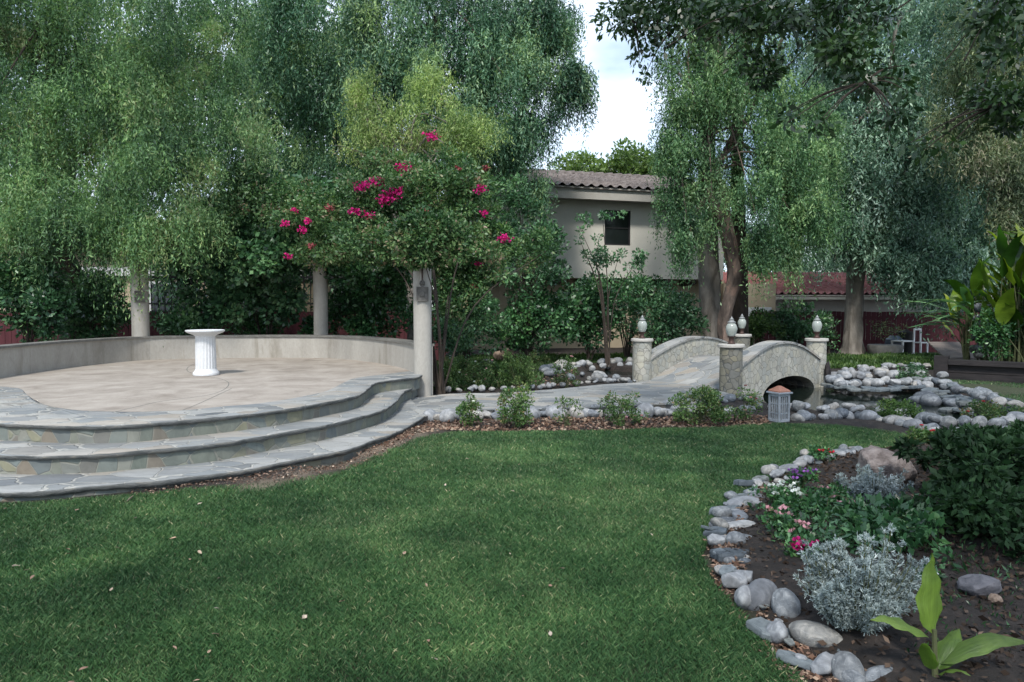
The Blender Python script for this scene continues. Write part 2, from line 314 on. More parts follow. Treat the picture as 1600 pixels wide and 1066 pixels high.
M['bushy'] = mat_leaf('rose_leaf', [(.02, .05, .015), (.045, .10, .03), (.08, .155, .05), (.15, .22, .08), (.20, .14, .08)], .28, .42, gain=1.2)
M['groundgreen'] = mat_leaf('ground_leaf', [(.02, .055, .012), (.05, .11, .03), (.10, .18, .05), (.18, .26, .09)], .3, .5)
M['chip'] = mat_leaf('leaf_litter', [(.05, .03, .022), (.12, .07, .05), (.22, .14, .11), (.34, .25, .19), (.45, .38, .32)], .0, .8, .2, 3)
M['bigleaf'] = mat_leaf('broad_leaf', [(.085, .16, .025), (.17, .27, .05)], .35, .38, .5, 9)
M['banana'] = mat_leaf('banana_leaf', [(.012, .045, .012), (.04, .11, .015), (.12, .22, .02), (.28, .36, .03)], .45, .3, .5, 1.5)
for k_, ax_ in (('bigleaf', (34, 1.5, 1)), ('banana', (1.5, 26, 1))):
    nt = M[k_].node_tree; b = nt.nodes['Principled BSDF']; vn = noise(nt, coords(nt, 'UV', ax_), 1.0, 2); bump(nt, b, vn, .6, .006)
    src = b.inputs['Base Color'].links[0].from_socket; nt.links.new(mixc(nt, 1.0, src, ramp(nt, vn, [(.35, .72), (.6, 1.0)]), 'MULTIPLY'), b.inputs['Base Color'])
def mat_plain(name, col, rough=.6, trans=0):
    return mat_leaf(name, [tuple(x*.75 for x in col), col], trans, rough, .2, 20)
M['magenta'] = mat_plain('magenta_petal', (.66, .02, .24), .6, .3); M['pink'] = mat_plain('pink_petal', (.80, .42, .50), .6, .2)
M['whitep'] = mat_plain('white_petal', (.80, .83, .84), .6, .2); M['purple'] = mat_plain('purple_petal', (.28, .10, .42), .6, .2)
M['redp'] = mat_plain('red_petal', (.60, .03, .06), .6, .2); M['fadedp'] = mat_plain('faded_pink_petal', (.30, .07, .08), .6, .2)

# ------------------------------------------------------------------ foliage
def unit(v): return v/(np.linalg.norm(v, axis=-1, keepdims=True)+1e-9)
def leaf_vf(P, D, L, W, tint, rg, fold=.18):
    n = len(P); D = unit(D); s = unit(np.cross(D, rg.normal(size=(n, 3)))); nn = np.cross(s, D)
    L = np.broadcast_to(L, n)[:, None]; W = np.broadcast_to(W, n)[:, None]
    mid = P+D*L*.45+nn*L*fold*.5
    v = np.stack([P, mid+s*W/2-nn*W*.15, P+D*L-nn*L*.08, mid-s*W/2-nn*W*.15], 1).reshape(-1, 3)
    return v, np.arange(n*4).reshape(-1, 4), np.repeat(np.clip(tint, 0, 1), 4)
def foliage(name, P, D, L, W, tint, mat, root, rg, fold=.18, kind=None):
    v, f, t = leaf_vf(P, D, L, W, tint, rg, fold)
    o = part(name, v, f, mat, root, attrs={'tint': t}); return o
def hull(spec, rg):
    """spec rows: (px, py, depth, rx, ry, rd_m, count, clump radius) -> clump centres (x,y,z,r)"""
    out = []
    for px, py, d, rx, ry, rd, n, r in spec:
        for _ in range(n):
            while 1:
                a, b, c = rg.uniform(-1, 1, 3)
                if a*a+b*b+c*c <= 1: break
            p = V(px+a*rx, py+b*ry, d=d+c*rd); out.append([*p, r*rg.uniform(.7, 1.3)])
    return np.array(out)
def weep(C, strands, m, ls, L, rg, spread=.3, tvar=.16):
    """hanging strands of leaves"""
    n = len(C)*strands; ci = np.repeat(np.arange(len(C)), strands); ct = rg.normal(.45, .21, len(C))[ci]
    r = C[ci, 3]; S = C[ci, :3]+unit(rg.normal(size=(n, 3)))*(r*rg.uniform(.1, 1.35, n)**.9)[:, None]*np.array([1, 1, .7])
    S[:, 2] += ls*.3
    o = rg.normal(size=(n, 3)); o[:, 2] = 0; o = unit(o)*rg.uniform(.05, spread, n)[:, None]; ln = ls*rg.uniform(.4, 1.2, n)*np.exp(rg.normal(0, .3, len(C)))[ci]*np.where(rg.random(n) < .06, 1.7, 1)
    t = np.linspace(0, 1, m)
    st = rg.normal(0, tvar*.6, n)
    P = S[:, None, :]+o[:, None, :]*np.sqrt(t)[None, :, None]+np.array([0, 0, -1.])*(ln[:, None]*t[None, :]**1.15)[..., None]
    P = P.reshape(-1, 3)+rg.normal(0, .02, (n*m, 3))
    D = rg.normal(0, .55, (n*m, 3)); D[:, 2] -= .75
    ti = (ct+st)[:, None]+np.zeros(m)[None]; ti = ti.ravel()+rg.normal(0, tvar, n*m)
    return P, D, L*rg.uniform(.6, 1.3, n*m), ti
def bush(C, per, L, rg, tvar=.15, up=.25, flat=.8):
    """leaf clumps"""
    n = len(C)*per; ci = np.repeat(np.arange(len(C)), per); ct = rg.normal(.45, .15, len(C))[ci]; r = C[ci, 3]
    u = unit(rg.normal(size=(n, 3))); q = rg.uniform(.15, 1, n)**.5
    P = C[ci, :3]+u*(r*q)[:, None]*np.array([1, 1, flat]); D = u*.8+rg.normal(0, .55, (n, 3)); D[:, 2] += up-.35*rg.random(n)
    return P, D, L*rg.uniform(.6, 1.3, n), ct+rg.normal(0, tvar, n)+(q-.6)*.12
def limbs(mb, top, C, rg, k=14, r0=.07, seed=0):
    dm = np.min([np.linalg.norm(C[:, :3]-np.array(t_), axis=1) for t_ in top], axis=0); near = np.argsort(dm)[:max(k*2, len(C)*2//3)]
    idx = rg.choice(near, min(k, len(near)), replace=False)
    for i in idx:
        a = np.array(top[rg.integers(len(top))]); b = C[i, :3]; mid = (a+b)/2+np.array([rg.normal(0, .25), rg.normal(0, .25), .35+rg.random()*.3])
        mb.tube([a, mid, b, b+(b-mid)*.3+np.array([0, 0, -.1])], [r0, r0*.6, r0*.25, .006], 6, .1, int(rg.integers(1e6)))
def tree(name, label, base, trunks, C, data, W, mat, bark, group=None, k=14, r0=.07, seed=1, cat='tree', tops=None, fname='crown'):
    rg = np.random.default_rng(seed)
    root = empty(name, tuple(base), label, cat, group); mb = MB()
    for pts, rad in trunks: mb.tube(pts, rad, 14, .10, seed+len(pts))
    if k: limbs(mb, tops or [trunks[0][0][-1], trunks[0][0][-2]], C, rg, k, r0)
    mb.build('trunk' if fname == 'crown' else 'stem', bark, root, smooth=True)
    P, D, L, t = data
    foliage(fname, P, D, L, L*W, t, mat, root, rg); return root

# ================================================================== THE GROUND
PX = lambda pts, z: np.array([V(a, b, z) for a, b in pts])
lower = PX([(-420, 720), (-250, 752), (-110, 767), (0, 770), (40, 769), (87, 766), (160, 759), (215, 754), (255, 751), (315, 743), (382, 735), (420, 728), (480, 715), (540, 703), (585, 688), (620, 676), (645, 662), (664, 650)], .08)
middle = PX([(-360, 675), (-220, 700), (-90, 710), (0, 712), (50, 713), (87, 712), (150, 710), (225, 704), (287, 699), (350, 692), (435, 677), (510, 664), (565, 650), (600, 639), (622, 624), (632, 612), (645, 605), (660, 599)], .24)
upper = PX([(-330, 640), (-200, 655), (-90, 660), (0, 662), (75, 665), (140, 666), (212, 664), (287, 657), (360, 650), (435, 641), (495, 631), (560, 617), (577, 605), (592, 597), (645, 590), (660, 586)], .40)
inner = PX([(-330, 590), (-150, 598), (-60, 603), (0, 604), (30, 607), (37, 614), (31, 626), (47, 636), (95, 641), (175, 644), (287, 641), (350, 635), (400, 631), (460, 622), (510, 611), (535, 599), (555, 591), (600, 585), (640, 580)], .40)
wallb = PX([(-230, 635), (-120, 612), (-60, 600), (0, 590), (60, 581), (120, 573), (220, 563), (300, 560.5), (400, 559), (460, 559), (520, 560), (575, 565), (620, 573), (655, 584)], .40)
pond = np.vstack([PX([(1195, 640), (1260, 648), (1340, 656), (1420, 672), (1500, 684), (1640, 690), (1800, 690)], -.1), PX([(1800, 660), (1640, 650), (1560, 638), (1490, 622), (1440, 612), (1380, 610), (1300, 603), (1240, 590)], -.1),
                  np.array([[5.3, 14.4, 0], [4.0, 15.4, 0], [2.6, 16.2, 0]]), PX([(925, 576), (905, 584), (930, 592), (990, 597)], -.1), np.array([[3.3, 12.4, 0], [4.1, 11.6, 0]])])
lawn = np.vstack([PX([(-500, 770), (-200, 796), (0, 788), (100, 783), (200, 775), (300, 765), (400, 757), (450, 752), (520, 740), (590, 712), (650, 686), (700, 676), (800, 675), (950, 673), (1120, 668), (1200, 662), (1300, 664), (1400, 676), (1470, 690), (1440, 700), (1330, 706), (1240, 733), (1165, 772), (1115, 822), (1098, 870), (1115, 915), (1160, 960), (1200, 1010), (1250, 1060), (1290, 1110)], 0), np.array([[1.0, .6, 0], [-6, .6, 0]])])
bed = np.vstack([PX([(1290, 1110), (1250, 1045), (1200, 985), (1150, 930), (1115, 880), (1122, 820), (1170, 770), (1250, 730), (1340, 706), (1450, 698), (1800, 705)], 0), np.array([[7, 1, 0], [2, .8, 0]])])
rlawn = PX([(1460, 592), (1520, 610), (1600, 640), (1800, 660), (1800, 600), (1600, 590), (1480, 583)], 0)
def ground_z(P):
    z = vnoise(P, 1.3, 3)*.03+vnoise(P, .3, 4)*.05*np.clip((P[:, 1]-13)/6, 0, 1)
    inl = inside(P, lawn); dl = edge_dist(P, lawn); z = np.where(inl, z*np.clip(1-dl/.2, 0, 1)*.3-.005, z)
    ib = inside(P, bed); db = edge_dist(P, bed); z = np.where(ib, .10*np.clip(db/.35, 0, 1)+vnoise(P, 5, 5)*.015, z)
    ip = inside(P, pond); dp = edge_dist(P, pond); z = np.where(ip, -.42*np.clip(dp/.18, 0, 1), z)
    it = (P[:, 0] < -1.5) & (P[:, 1] > 6) & (P[:, 1] < 14.5); z = np.where(it, -.05, z)
    return z
def gz(x, y): return float(ground_z(np.array([[x, y]]))[0])
gx = np.concatenate([[-900, -200, -60, -25], np.arange(-14, 20, .11), [24, 40, 90, 250, 900]])
gy = np.concatenate([[-300, -40, -8], np.arange(-3, 30, .11), [34, 45, 80, 200, 500, 1500]])
X, Y = np.meshgrid(gx, gy, indexing='ij'); P = np.stack([X.ravel(), Y.ravel()], 1); Z = ground_z(P)
nx, ny = len(gx), len(gy); I = np.arange(nx*ny).reshape(nx, ny)
Fc = np.stack([I[:-1, :-1], I[1:, :-1], I[1:, 1:], I[:-1, 1:]], -1).reshape(-1, 4)
inl = inside(P, lawn) | inside(P, rlawn)
dry_line = PX([(400, 758), (455, 748), (520, 733), (590, 703), (650, 676), (720, 668)], 0)
dd = np.min(np.stack([np.linalg.norm(P-q[:2], axis=1) for q in resample(dry_line, 30)]), 0)
g = link('ground', mesh('ground', np.c_[P, Z], Fc, M['soil'], smooth=True, attrs={'lawn': inl.astype(float), 'dry': np.clip(1.1-dd/.22+vnoise(P, 3, 8)*.5, 0, 1)*.8})); tag(g, kind='structure')
# water
wp = pond.copy(); wp[:, 2] = -.10
o = link('water', mesh('water', wp, [tuple(range(len(wp)))], M['water'])); tag(o, kind='structure')

# lawn grass
def scatter_in(poly, n, rg, dens):
    lo, hi = poly[:, :2].min(0), poly[:, :2].max(0); out = []
    tot = 0
    while tot < n:
        q = rg.uniform(lo, hi, (n*2, 2)); q = q[inside(q, poly)]; q = q[rg.random(len(q)) < dens(q)]; out.append(q); tot += len(q)
    return np.concatenate(out)[:n]
rg = np.random.default_rng(11)
Q = scatter_in(lawn, 540000, rg, lambda q: np.where((np.abs(q[:, 0])/np.maximum(q[:, 1], .1) < .82) & (q[:, 1] > 2.1), np.clip(3.4/np.hypot(q[:, 0], q[:, 1]), 0, 1)**1.3, 0))
dq = np.min(np.stack([np.linalg.norm(Q-p[:2], axis=1) for p in resample(dry_line, 30)]), 0)
Q = Q[rg.random(len(Q)) < np.clip((dq-.02)/.3+vnoise(Q, 6, 2)*.35, .12, 1)]
Q = np.concatenate([Q, scatter_in(rlawn, 14000, rg, lambda q: np.ones(len(q)))])
ed = edge_dist(Q, lawn)
n = len(Q); dist = np.hypot(Q[:, 0], Q[:, 1]); h = rg.uniform(.014, .034, n)*(1+.25*vnoise(Q, 4, 9)); wd = np.clip(.00072*dist, .0017, .012)*rg.uniform(.7, 1.3, n)
a = rg.uniform(0, 2*pi, n); ln = rg.uniform(.1, 1.1, n)*h; la = rg.uniform(0, 2*pi, n)
B = np.c_[Q, np.zeros(n)-.004]; s = np.c_[np.cos(a), np.sin(a), np.zeros(n)]*wd[:, None]*.5; lean = np.c_[np.cos(la), np.sin(la), np.zeros(n)]*ln[:, None]
up = np.array([0, 0, 1.])
v = np.stack([B-s, B+s, B+s*.8+lean*.35+up*h[:, None]*.6, B+lean+up*h[:, None]], 1).reshape(-1, 3)
v[2::4] = v[2::4]
ti = np.clip(.37+rg.normal(0, .17, n)+vnoise(Q, 1.1, 12)*.10+vnoise(Q, 4.7, 13)*.10+(rg.random(n) < .035+.03*vnoise(Q, 1.7, 14))*.5, 0, 1)
o = link('lawn_grass', mesh('lawn_grass', v, np.arange(n*4).reshape(-1, 4), M['grass'], attrs={'tint': np.repeat(ti, 4)})); tag(o, 'short green lawn grass curving round the terrace steps and flower bed', 'grass', kind='stuff')

# ================================================================== TERRACE
def ribbon(a, b, n, k=2, za=None, zb=None):
    a = resample(catmull(a, 6), n); b = resample(catmull(b, 6), n); v = []
    for i in range(k+1):
        t = i/k; v.append(a*(1-t)+b*t)
    v = np.stack(v, 1).reshape(-1, 3); I = np.arange(n*(k+1)).reshape(n, k+1)
    return v, np.stack([I[:-1, :-1], I[1:, :-1], I[1:, 1:], I[:-1, 1:]], -1).reshape(-1, 4)
terr = empty('terrace', (-4.7, 10, 0), 'round raised stage of beige concrete with three curved slate steps', 'terrace')
def slab_step(front, back_pts, ztop, thick, riser_depth, zbot, seed, name='step'):
    """stone tread with a rough broken lip, and a riser below it set back"""
    n = 260; f = resample(catmull(front, 6), n); f[:, 2] = ztop; T = np.gradient(f, axis=0); T /= np.linalg.norm(T, axis=1)[:, None]; nrm = np.stack([T[:, 1], -T[:, 0], 0*T[:, 0]], 1)
    s = np.r_[0, np.cumsum(np.linalg.norm(np.diff(f, axis=0), axis=1))]; rg = np.random.default_rng(seed)
    def n1(x, sc, sd): return np.interp(x*sc, np.arange(200), np.random.default_rng(sd).uniform(-1, 1, 200))
    lip = .012*n1(s, 2.3, seed)+.010*n1(s, 9, seed+1)+.005*n1(s, 30, seed+2)
    zl = .006*n1(s, 3.1, seed+3)+.004*n1(s, 14, seed+4); th = thick+.006*n1(s, 3, seed+5)+.004*n1(s, 20, seed+6)
    edge = f+nrm*lip[:, None]; edge[:, 2] += zl*.5; e2 = edge+nrm*.004; e2[:, 2] = ztop-.3*th; e3 = edge-nrm*(.008+.01*np.abs(n1(s, 12, seed+7)))[:, None]; e3[:, 2] = ztop-th
    e4 = f-nrm*.10; e4[:, 2] = ztop-th; bk = resample(catmull(back_pts, 6), n); bk[:, 2] = ztop
    rows = [e4, e3, e2, edge]+[edge*(1-t)+bk*t for t in (.25, .5, .75, 1)]
    v = np.stack(rows, 1).reshape(-1, 3); k = len(rows); I = np.arange(n*k).reshape(n, k); F_ = np.stack([I[:-1, :-1], I[1:, :-1], I[1:, 1:], I[:-1, 1:]], -1).reshape(-1, 4)
    root = empty(name, (0, 0, 0)); root.parent = terr; root.location = (4.7, -10, 0)
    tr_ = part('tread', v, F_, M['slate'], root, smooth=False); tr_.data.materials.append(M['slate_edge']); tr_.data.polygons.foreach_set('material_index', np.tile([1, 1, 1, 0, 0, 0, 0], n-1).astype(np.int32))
    r0 = f-nrm*.035; r1 = r0.copy(); r0[:, 2] = ztop-th+.002; r1[:, 2] = zbot
    v = np.stack([r0, r1], 1).reshape(-1, 3); I = np.arange(n*2).reshape(n, 2); F_ = np.stack([I[:-1, 0], I[:-1, 1], I[1:, 1], I[1:, 0]], -1)
    uv = np.stack([np.stack([s, s*0+.2], 1), np.stack([s, s*0], 1)], 1).reshape(-1, 2)
    part('riser', v, F_, M['riser'], root, uv=uv)
def back_of(nxt, off=.12):
    f = resample(catmull(nxt, 6), 200); T = np.gradient(f, axis=0); T /= np.linalg.norm(T, axis=1)[:, None]; q = f-np.stack([T[:, 1], -T[:, 0], 0*T[:, 0]], 1)*off; return q[::8]
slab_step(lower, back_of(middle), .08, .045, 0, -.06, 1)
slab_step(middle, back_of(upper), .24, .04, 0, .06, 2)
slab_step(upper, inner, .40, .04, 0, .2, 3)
# floor: fan polygon of inner edge and wall
wl = resample(catmull(wallb, 6), 120); inn = resample(catmull(inner, 6), 120)
T = np.gradient(wl, axis=0); T /= np.linalg.norm(T, axis=1)[:, None]; wn = np.stack([-T[:, 1], T[:, 0], 0*T[:, 0]], 1)      # outward (away from camera)
wo = wl+wn*.25
v, f = ribbon(inn[::4], wo[::4], 120, 12); v[:, 2] = .396
part('floor', v, f, M['floor'], terr)
# crack joints pressed in the floor
jn = PX([(180, 643), (215, 635), (250, 627), (290, 622), (330, 616), (352, 607), (357, 598), (345, 592), (325, 588), (297, 582), (292, 576), (300, 570), (312, 566)], .4)
jn[:, 2] = .3975
for line, nm in ((jn, 'joint'), (PX([(285, 641), (310, 631), (345, 615), (362, 607)], .3975), 'joint')):
    l = resample(catmull(line, 8), 60); T = np.gradient(l, axis=0); T /= np.linalg.norm(T, axis=1)[:, None]; q = np.stack([-T[:, 1], T[:, 0], 0*T[:, 0]], 1)*.006
    v = np.stack([l-q, l+q], 1).reshape(-1, 3); I = np.arange(120).reshape(60, 2); part(nm, v, np.stack([I[:-1, 0], I[1:, 0], I[1:, 1], I[:-1, 1]], -1), M['coping'], terr)
# curved low wall
wall = empty('garden_wall', (-4.7, 13, .4), 'low curved grey concrete wall with a dark stone cap round the terrace', 'wall')
def wall_ring(prof, name, mat, off0=0):
    rows = []
    for o_, z in prof: q = wl+wn*o_; q = q.copy(); q[:, 2] = z; rows.append(q)
    v = np.stack(rows, 1).reshape(-1, 3); k = len(rows); n = len(wl); I = np.arange(n*k).reshape(n, k); fs = []
    for j in range(k): fs.append(np.stack([I[:-1, j], I[:-1, (j+1) % k], I[1:, (j+1) % k], I[1:, j]], -1))
    fs = [tuple(x) for x in np.concatenate(fs)]+[tuple(I[0]), tuple(I[-1])[::-1]]
    part(name, v, fs, mat, wall)
wall_ring([(0, -.05), (0, .825), (.22, .825), (.22, -.05)], 'wall', M['concrete'])
wall_ring([(-.03, .827), (-.03, .862), (.25, .862), (.25, .827)], 'coping', M['coping'])
# pillars
def pillar(px, py, label, plaque=True, zt=2.62, r=.16, z0=.40):
    b = V(px, py, z0); root = empty('concrete_pillar', tuple(b), label, 'pillar', 'round concrete pillars of the terrace')
    MB().lathe([(r*.98, -.45), (r*.98, 0), (r, .3), (r*.985, .9), (r, 1.5), (r*1.02, zt-z0)], b, 28).build('shaft', M['concrete'], root, smooth=True)
    if plaque:
        ang = math.atan2(-b[1], -b[0]); u = np.array([cos(ang), sin(ang), 0]); t = np.array([-u[1], u[0], 0]); zc = 1.64-b[2]
        mb = MB(); c = b+u*(r+.0)+np.array([0, 0, zc])
        mb.box(c, (.03, .17, .21), ang, .006)
        for s_ in (-1, 1): mb.box(c+t*s_*.085+u*.012, (.03, .016, .226), ang, .003); mb.box(c+np.array([0, 0, s_*.105])+u*.013, (.03, .16, .016), ang, .003)
        mb.box(c+u*.016, (.015, .07, .09), ang, .01)
        mb.build('plaque', M['dirty'], root)
        mb = MB(); c2 = b+u*(r+.012)+np.array([0, 0, zc+.165]); aa = np.linspace(0, 2*pi, 13)
        mb.tube([c2+t*.035*cos(k)+np.array([0, 0, .04*sin(k)]) for k in aa], [.011]*13, 6, cap=False); mb.tube([c2+t*-.02, c2+t*.02], [.02, .02], 8); mb.build('rosette', M['dirty'], root, smooth=True)
        mb = MB(); mb.box(b+u*(r+.002)+np.array([0, 0, zc+.44]), (.018, .022, .46), ang, .004); mb.build('strap', M['bronze'], root)
    return b
pA = pillar(221, 562, 'grey concrete pillar with square plaque, behind the white pedestal')
pB = pillar(502, 556, 'thin grey concrete pillar farthest back, half under the dark vine', False, r=.15)
pC = pillar(661, 617, 'grey concrete pillar with square plaque where the steps meet the path', r=.142, z0=.06)
# pergola beams over the pillars, in the vines
root = empty('pergola_beam', (*(pA[:2]), 2.9), 'brown timber beam on the pillar tops, hidden in vines', 'beam')
mb = MB()
for a_, b_ in ((pA, pB), (pB, pC)):
    c = (a_+b_)/2; d_ = b_-a_; mb.box((c[0], c[1], 2.69), (math.hypot(d_[0], d_[1])+.3, .12, .14), math.atan2(d_[1], d_[0]), .01)
mb.build('beam', M['barkdark'], root)
# pedestal
b = V(322, 586, .40); root = empty('pedestal', tuple(b), 'white fluted column pedestal with a wide dish top on the terrace', 'pedestal')
MB().lathe([(.185, 0), (.19, .02), (.185, .045), (.168, .06), (.155, .085), (.15, .10)], b, 40).build('base', M['white'], root, smooth=True)
MB().lathe([(.146, .10), (.150, .11), (.146, .35), (.142, .585), (.145, .60)], b, 160, (.105, .59, 20, .05)).build('column', M['white'], root, smooth=True)
MB().lathe([(.15, .60), (.165, .615), (.20, .628), (.255, .652), (.278, .672), (.28, .688), (.268, .692), (.25, .682), (.10, .675), (.001, .673)], b, 40).build('bowl', M['white'], root, smooth=True)

# ================================================================== PATH
up_e = PX([(640, 622), (676, 618), (720, 615), (760, 614), (820, 612), (880, 607), (940, 601), (1000, 597), (1030, 590)], .055)
lo_e = PX([(652, 658), (676, 648), (720, 643), (770, 641), (850, 640), (930, 637), (1010, 634), (1090, 630), (1150, 617)], .055)
v, f = ribbon(up_e, lo_e, 80, 8); v[:, 2] = .056+.006*vnoise(v, 3, 21)
lo_r = resample(catmull(lo_e, 6), 80); up_r = resample(catmull(up_e, 6), 80)
n0 = len(v); ex = np.concatenate([lo_r-np.array([0, .02, .12]), up_r+np.array([0, .02, -.12])])
I = np.arange(80*9).reshape(80, 9); e1 = n0+np.arange(80); e2 = n0+80+np.arange(80)
f = np.concatenate([f, np.stack([I[:-1, 8], e1[:-1], e1[1:], I[1:, 8]], -1), np.stack([I[:-1, 0], I[1:, 0], e2[1:], e2[:-1]], -1)])
o = link('path', mesh('path', np.concatenate([v, ex]), f, M['slate'])); tag(o, kind='structure')

# ================================================================== BRIDGE
Cc, Dc, Ac, Bc = np.array([3.66, 11.3]), np.array([5.86, 13.2]), np.array([2.58, 13.2]), np.array([5.08, 15.2])
def bp(s, t, z):
    q = (Cc*(1-s)+Dc*s)*(1-t)+(Ac*(1-s)+Bc*s)*t; return np.array([q[0], q[1], z])
bridge = empty('footbridge', (4.3, 13.2, 0), 'small arched stone footbridge with pale rubble side walls over the pond', 'bridge')
def topz(s): return .45+.37*max(sin(pi*s), 0)**.95
def deckz(s): return .05+.40*max(sin(pi*s), 0)**1.3
def botz(s):
    c, hw = .60, .33; q = (s-c)/hw
    return -.35 if abs(q) >= 1 else -.12+.31*math.sqrt(max(0, 1-q*q))
S = sorted(set(np.round(np.concatenate([np.linspace(.0, 1.0, 56), [.2701, .2699, .9299, .9301]]), 4)))
def side(t0, t1, name):
    v = []; n = len(S)
    for s in S: v += [bp(s, t0, topz(s)-.03), bp(s, t0, botz(s)), bp(s, t1, botz(s)), bp(s, t1, topz(s)-.03)]
    f = []
    for i in range(n-1):
        a, b_ = i*4, i*4+4
        for j in range(4): f.append((a+j, a+(j+1) % 4, b_+(j+1) % 4, b_+j))
    f += [(0, 1, 2, 3), tuple((n-1)*4+j for j in (3, 2, 1, 0))]
    part(name, v, f, M['bridge'], bridge)
    v = []; e = .014
    for s in S: v += [bp(s, t0-e, topz(s)-.028), bp(s, t0-e, topz(s)+.012), bp(s, t1+e, topz(s)+.012), bp(s, t1+e, topz(s)-.028)]
    part('coping', v, f, M['slate'], bridge)
side(-.065, .065, 'parapet'); side(.935, 1.065, 'parapet')
v = []; n = len(S)
for s in S: v += [bp(s, .066, deckz(s)), bp(s, .066, botz(s)), bp(s, .934, botz(s)), bp(s, .934, deckz(s))]
f = []
for i in range(n-1):
    a, b_ = i*4, i*4+4
    for j in range(4): f.append((a+j, a+(j+1) % 4, b_+(j+1) % 4, b_+j))
f += [(0, 1, 2, 3), tuple((n-1)*4+j for j in (3, 2, 1, 0))]
part('deck', v, f, M['slate'], bridge)
for c, lab, ll in ((Cc+np.array([-.05, -.08]), 'round stone bridge pillar nearest the camera, behind the dark red rose', 'glass globe lamp on the nearest bridge pillar'),
                   (Dc+np.array([.06, .05]), 'round stone bridge pillar at the pond end of the near side wall', 'glass globe lamp on the pillar at the rocky pond bank'),
                   (Ac+np.array([-.07, -.05]), 'round stone bridge pillar beside the small pool behind the path', 'glass globe lamp on the pillar beside the small back pool'),
                   (Bc+np.array([.06, .06]), 'round stone bridge pillar farthest back, mostly hidden by the nearest one', 'glass globe lamp farthest back, partly behind the nearest lamp')):
    root = empty('bridge_pillar', (c[0], c[1], 0), lab, 'pillar', 'stone pillars of the bridge')
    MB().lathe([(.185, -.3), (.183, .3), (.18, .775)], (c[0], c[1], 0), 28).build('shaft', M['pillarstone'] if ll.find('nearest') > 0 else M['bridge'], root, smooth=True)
    MB().lathe([(.205, .777), (.215, .785), (.215, .822), (.205, .832), (.01, .834)], (c[0], c[1], 0), 28).build('cap', M['coping'] if 0 else M['trim'], root, smooth=True)
    lp = empty('globe_lamp', (c[0], c[1], .834), ll, 'lamp', 'globe lamps on the bridge pillars'); q = (c[0], c[1], .834)
    MB().lathe([(.062, 0), (.066, .012), (.045, .03), (.038, .07), (.045, .10), (.066, .118), (.070, .128)], q, 20).build('lamp_base', M['bronze'], lp, smooth=True)
    MB().lathe([(.055, .130), (.072, .165), (.088, .21), (.094, .25), (.088, .285), (.074, .315), (.060, .335), (.050, .345)], q, 24).build('globe', M['lampglass'], lp, smooth=True)
    MB().lathe([(.064, .346), (.068, .356), (.045, .375), (.03, .39), (.036, .405), (.02, .42), (.004, .45)], q, 20).build('finial', M['pewter'], lp, smooth=True)

# ================================================================== ROCKS
def rock_mesh(name, seed, flat=.7, ang=0, mat='cobble', sub=3):
    rg = np.random.default_rng(seed); bm = bmesh.new(); bmesh.ops.create_icosphere(bm, subdivisions=sub, radius=1)
    v = np.array([x.co[:] for x in bm.verts]); f = [tuple(q.index for q in x.verts) for x in bm.faces]; bm.free()
    el = np.array([1, rg.uniform(.62, .95), flat*rg.uniform(.8, 1.15)]); k = rg.normal(size=(5, 3)); ph = rg.uniform(0, 6, 5); d = np.zeros(len(v))
    for i in range(5): d += .07*np.sin(v@k[i]*1.5+ph[i])+.010*np.sin(v@k[i]*6+ph[i]*3)
    v = v*(1+d[:, None])
    if ang:
        for i in range(ang):
            nn = unit(rg.normal(size=3)); c = rg.uniform(.55, .85); h = v@nn; v = v-np.outer(np.maximum(h-c, 0)*.92, nn)
        v += rg.normal(0, .012, v.shape)
    return mesh(name, v*el*.5, np.array(f), M[mat], smooth=not ang)
COB = [rock_mesh('cobble', 100+i, .62+.1*(i % 3)) for i in range(12)]
COBL = [rock_mesh('cobble', 130+i, .6+.1*(i % 3), mat='cobblefine') for i in range(12)]
CHK = [rock_mesh('chunk', 160+i, .7, 9, 'cobblefine') for i in range(8)]
def slab_mesh(seed):
    rg = np.random.default_rng(seed); n = rg.integers(5, 8); a = np.sort(np.linspace(0, 2*pi, n, endpoint=False)+rg.normal(0, .22, n)); q = np.c_[np.cos(a)*rg.uniform(.38, .55, n), np.sin(a)*rg.uniform(.30, .48, n)]
    q = np.concatenate([q, q[:1]]); q = resample(q, 29)[:-1]*(1+rg.normal(0, .02, (28, 1))); v = []; h = .075
    for k, z in ((.93, -h), (1.0, -h*.7), (1.01, h*.5), (.96, h), (.55, h*1.05), (.001, h*.95)): v.append(np.c_[q*k*(1+rg.normal(0, .012, (28, 1))), np.full(28, z)+rg.normal(0, .006, 28)])
    I = np.arange(6*28).reshape(6, 28); f = [(I[j, i], I[j, (i+1) % 28], I[j+1, (i+1) % 28], I[j+1, i]) for j in range(5) for i in range(28)]+[tuple(I[0])[::-1]]
    return mesh('slab', np.concatenate(v), [tuple(int(x) for x in t) for t in f], M['slab'])
SLB = [slab_mesh(190+i) for i in range(8)]
ONES = 'zeroth first second third fourth fifth sixth seventh eighth ninth tenth eleventh twelfth thirteenth fourteenth fifteenth sixteenth seventeenth eighteenth nineteenth'.split()
TENS = 'x x twent thirt fort fift sixt sevent eight ninet'.split()
def ordw(n):
    if n < 20: return ONES[n]
    if n % 10 == 0: return TENS[n//10]+'ieth'
    return TENS[n//10]+'y-'+ONES[n % 10]
def rock(name, me, loc, size, label, group, rz=None, tilt=.15, cat='stone', rg=R):
    o = link(name, me); o.location = loc; o.rotation_euler = (rg.normal(0, tilt), rg.normal(0, tilt), rg.uniform(0, 6.28) if rz is None else rz)
    o.scale = (size, size, size) if np.isscalar(size) else size
    return tag(o, label, cat, group)
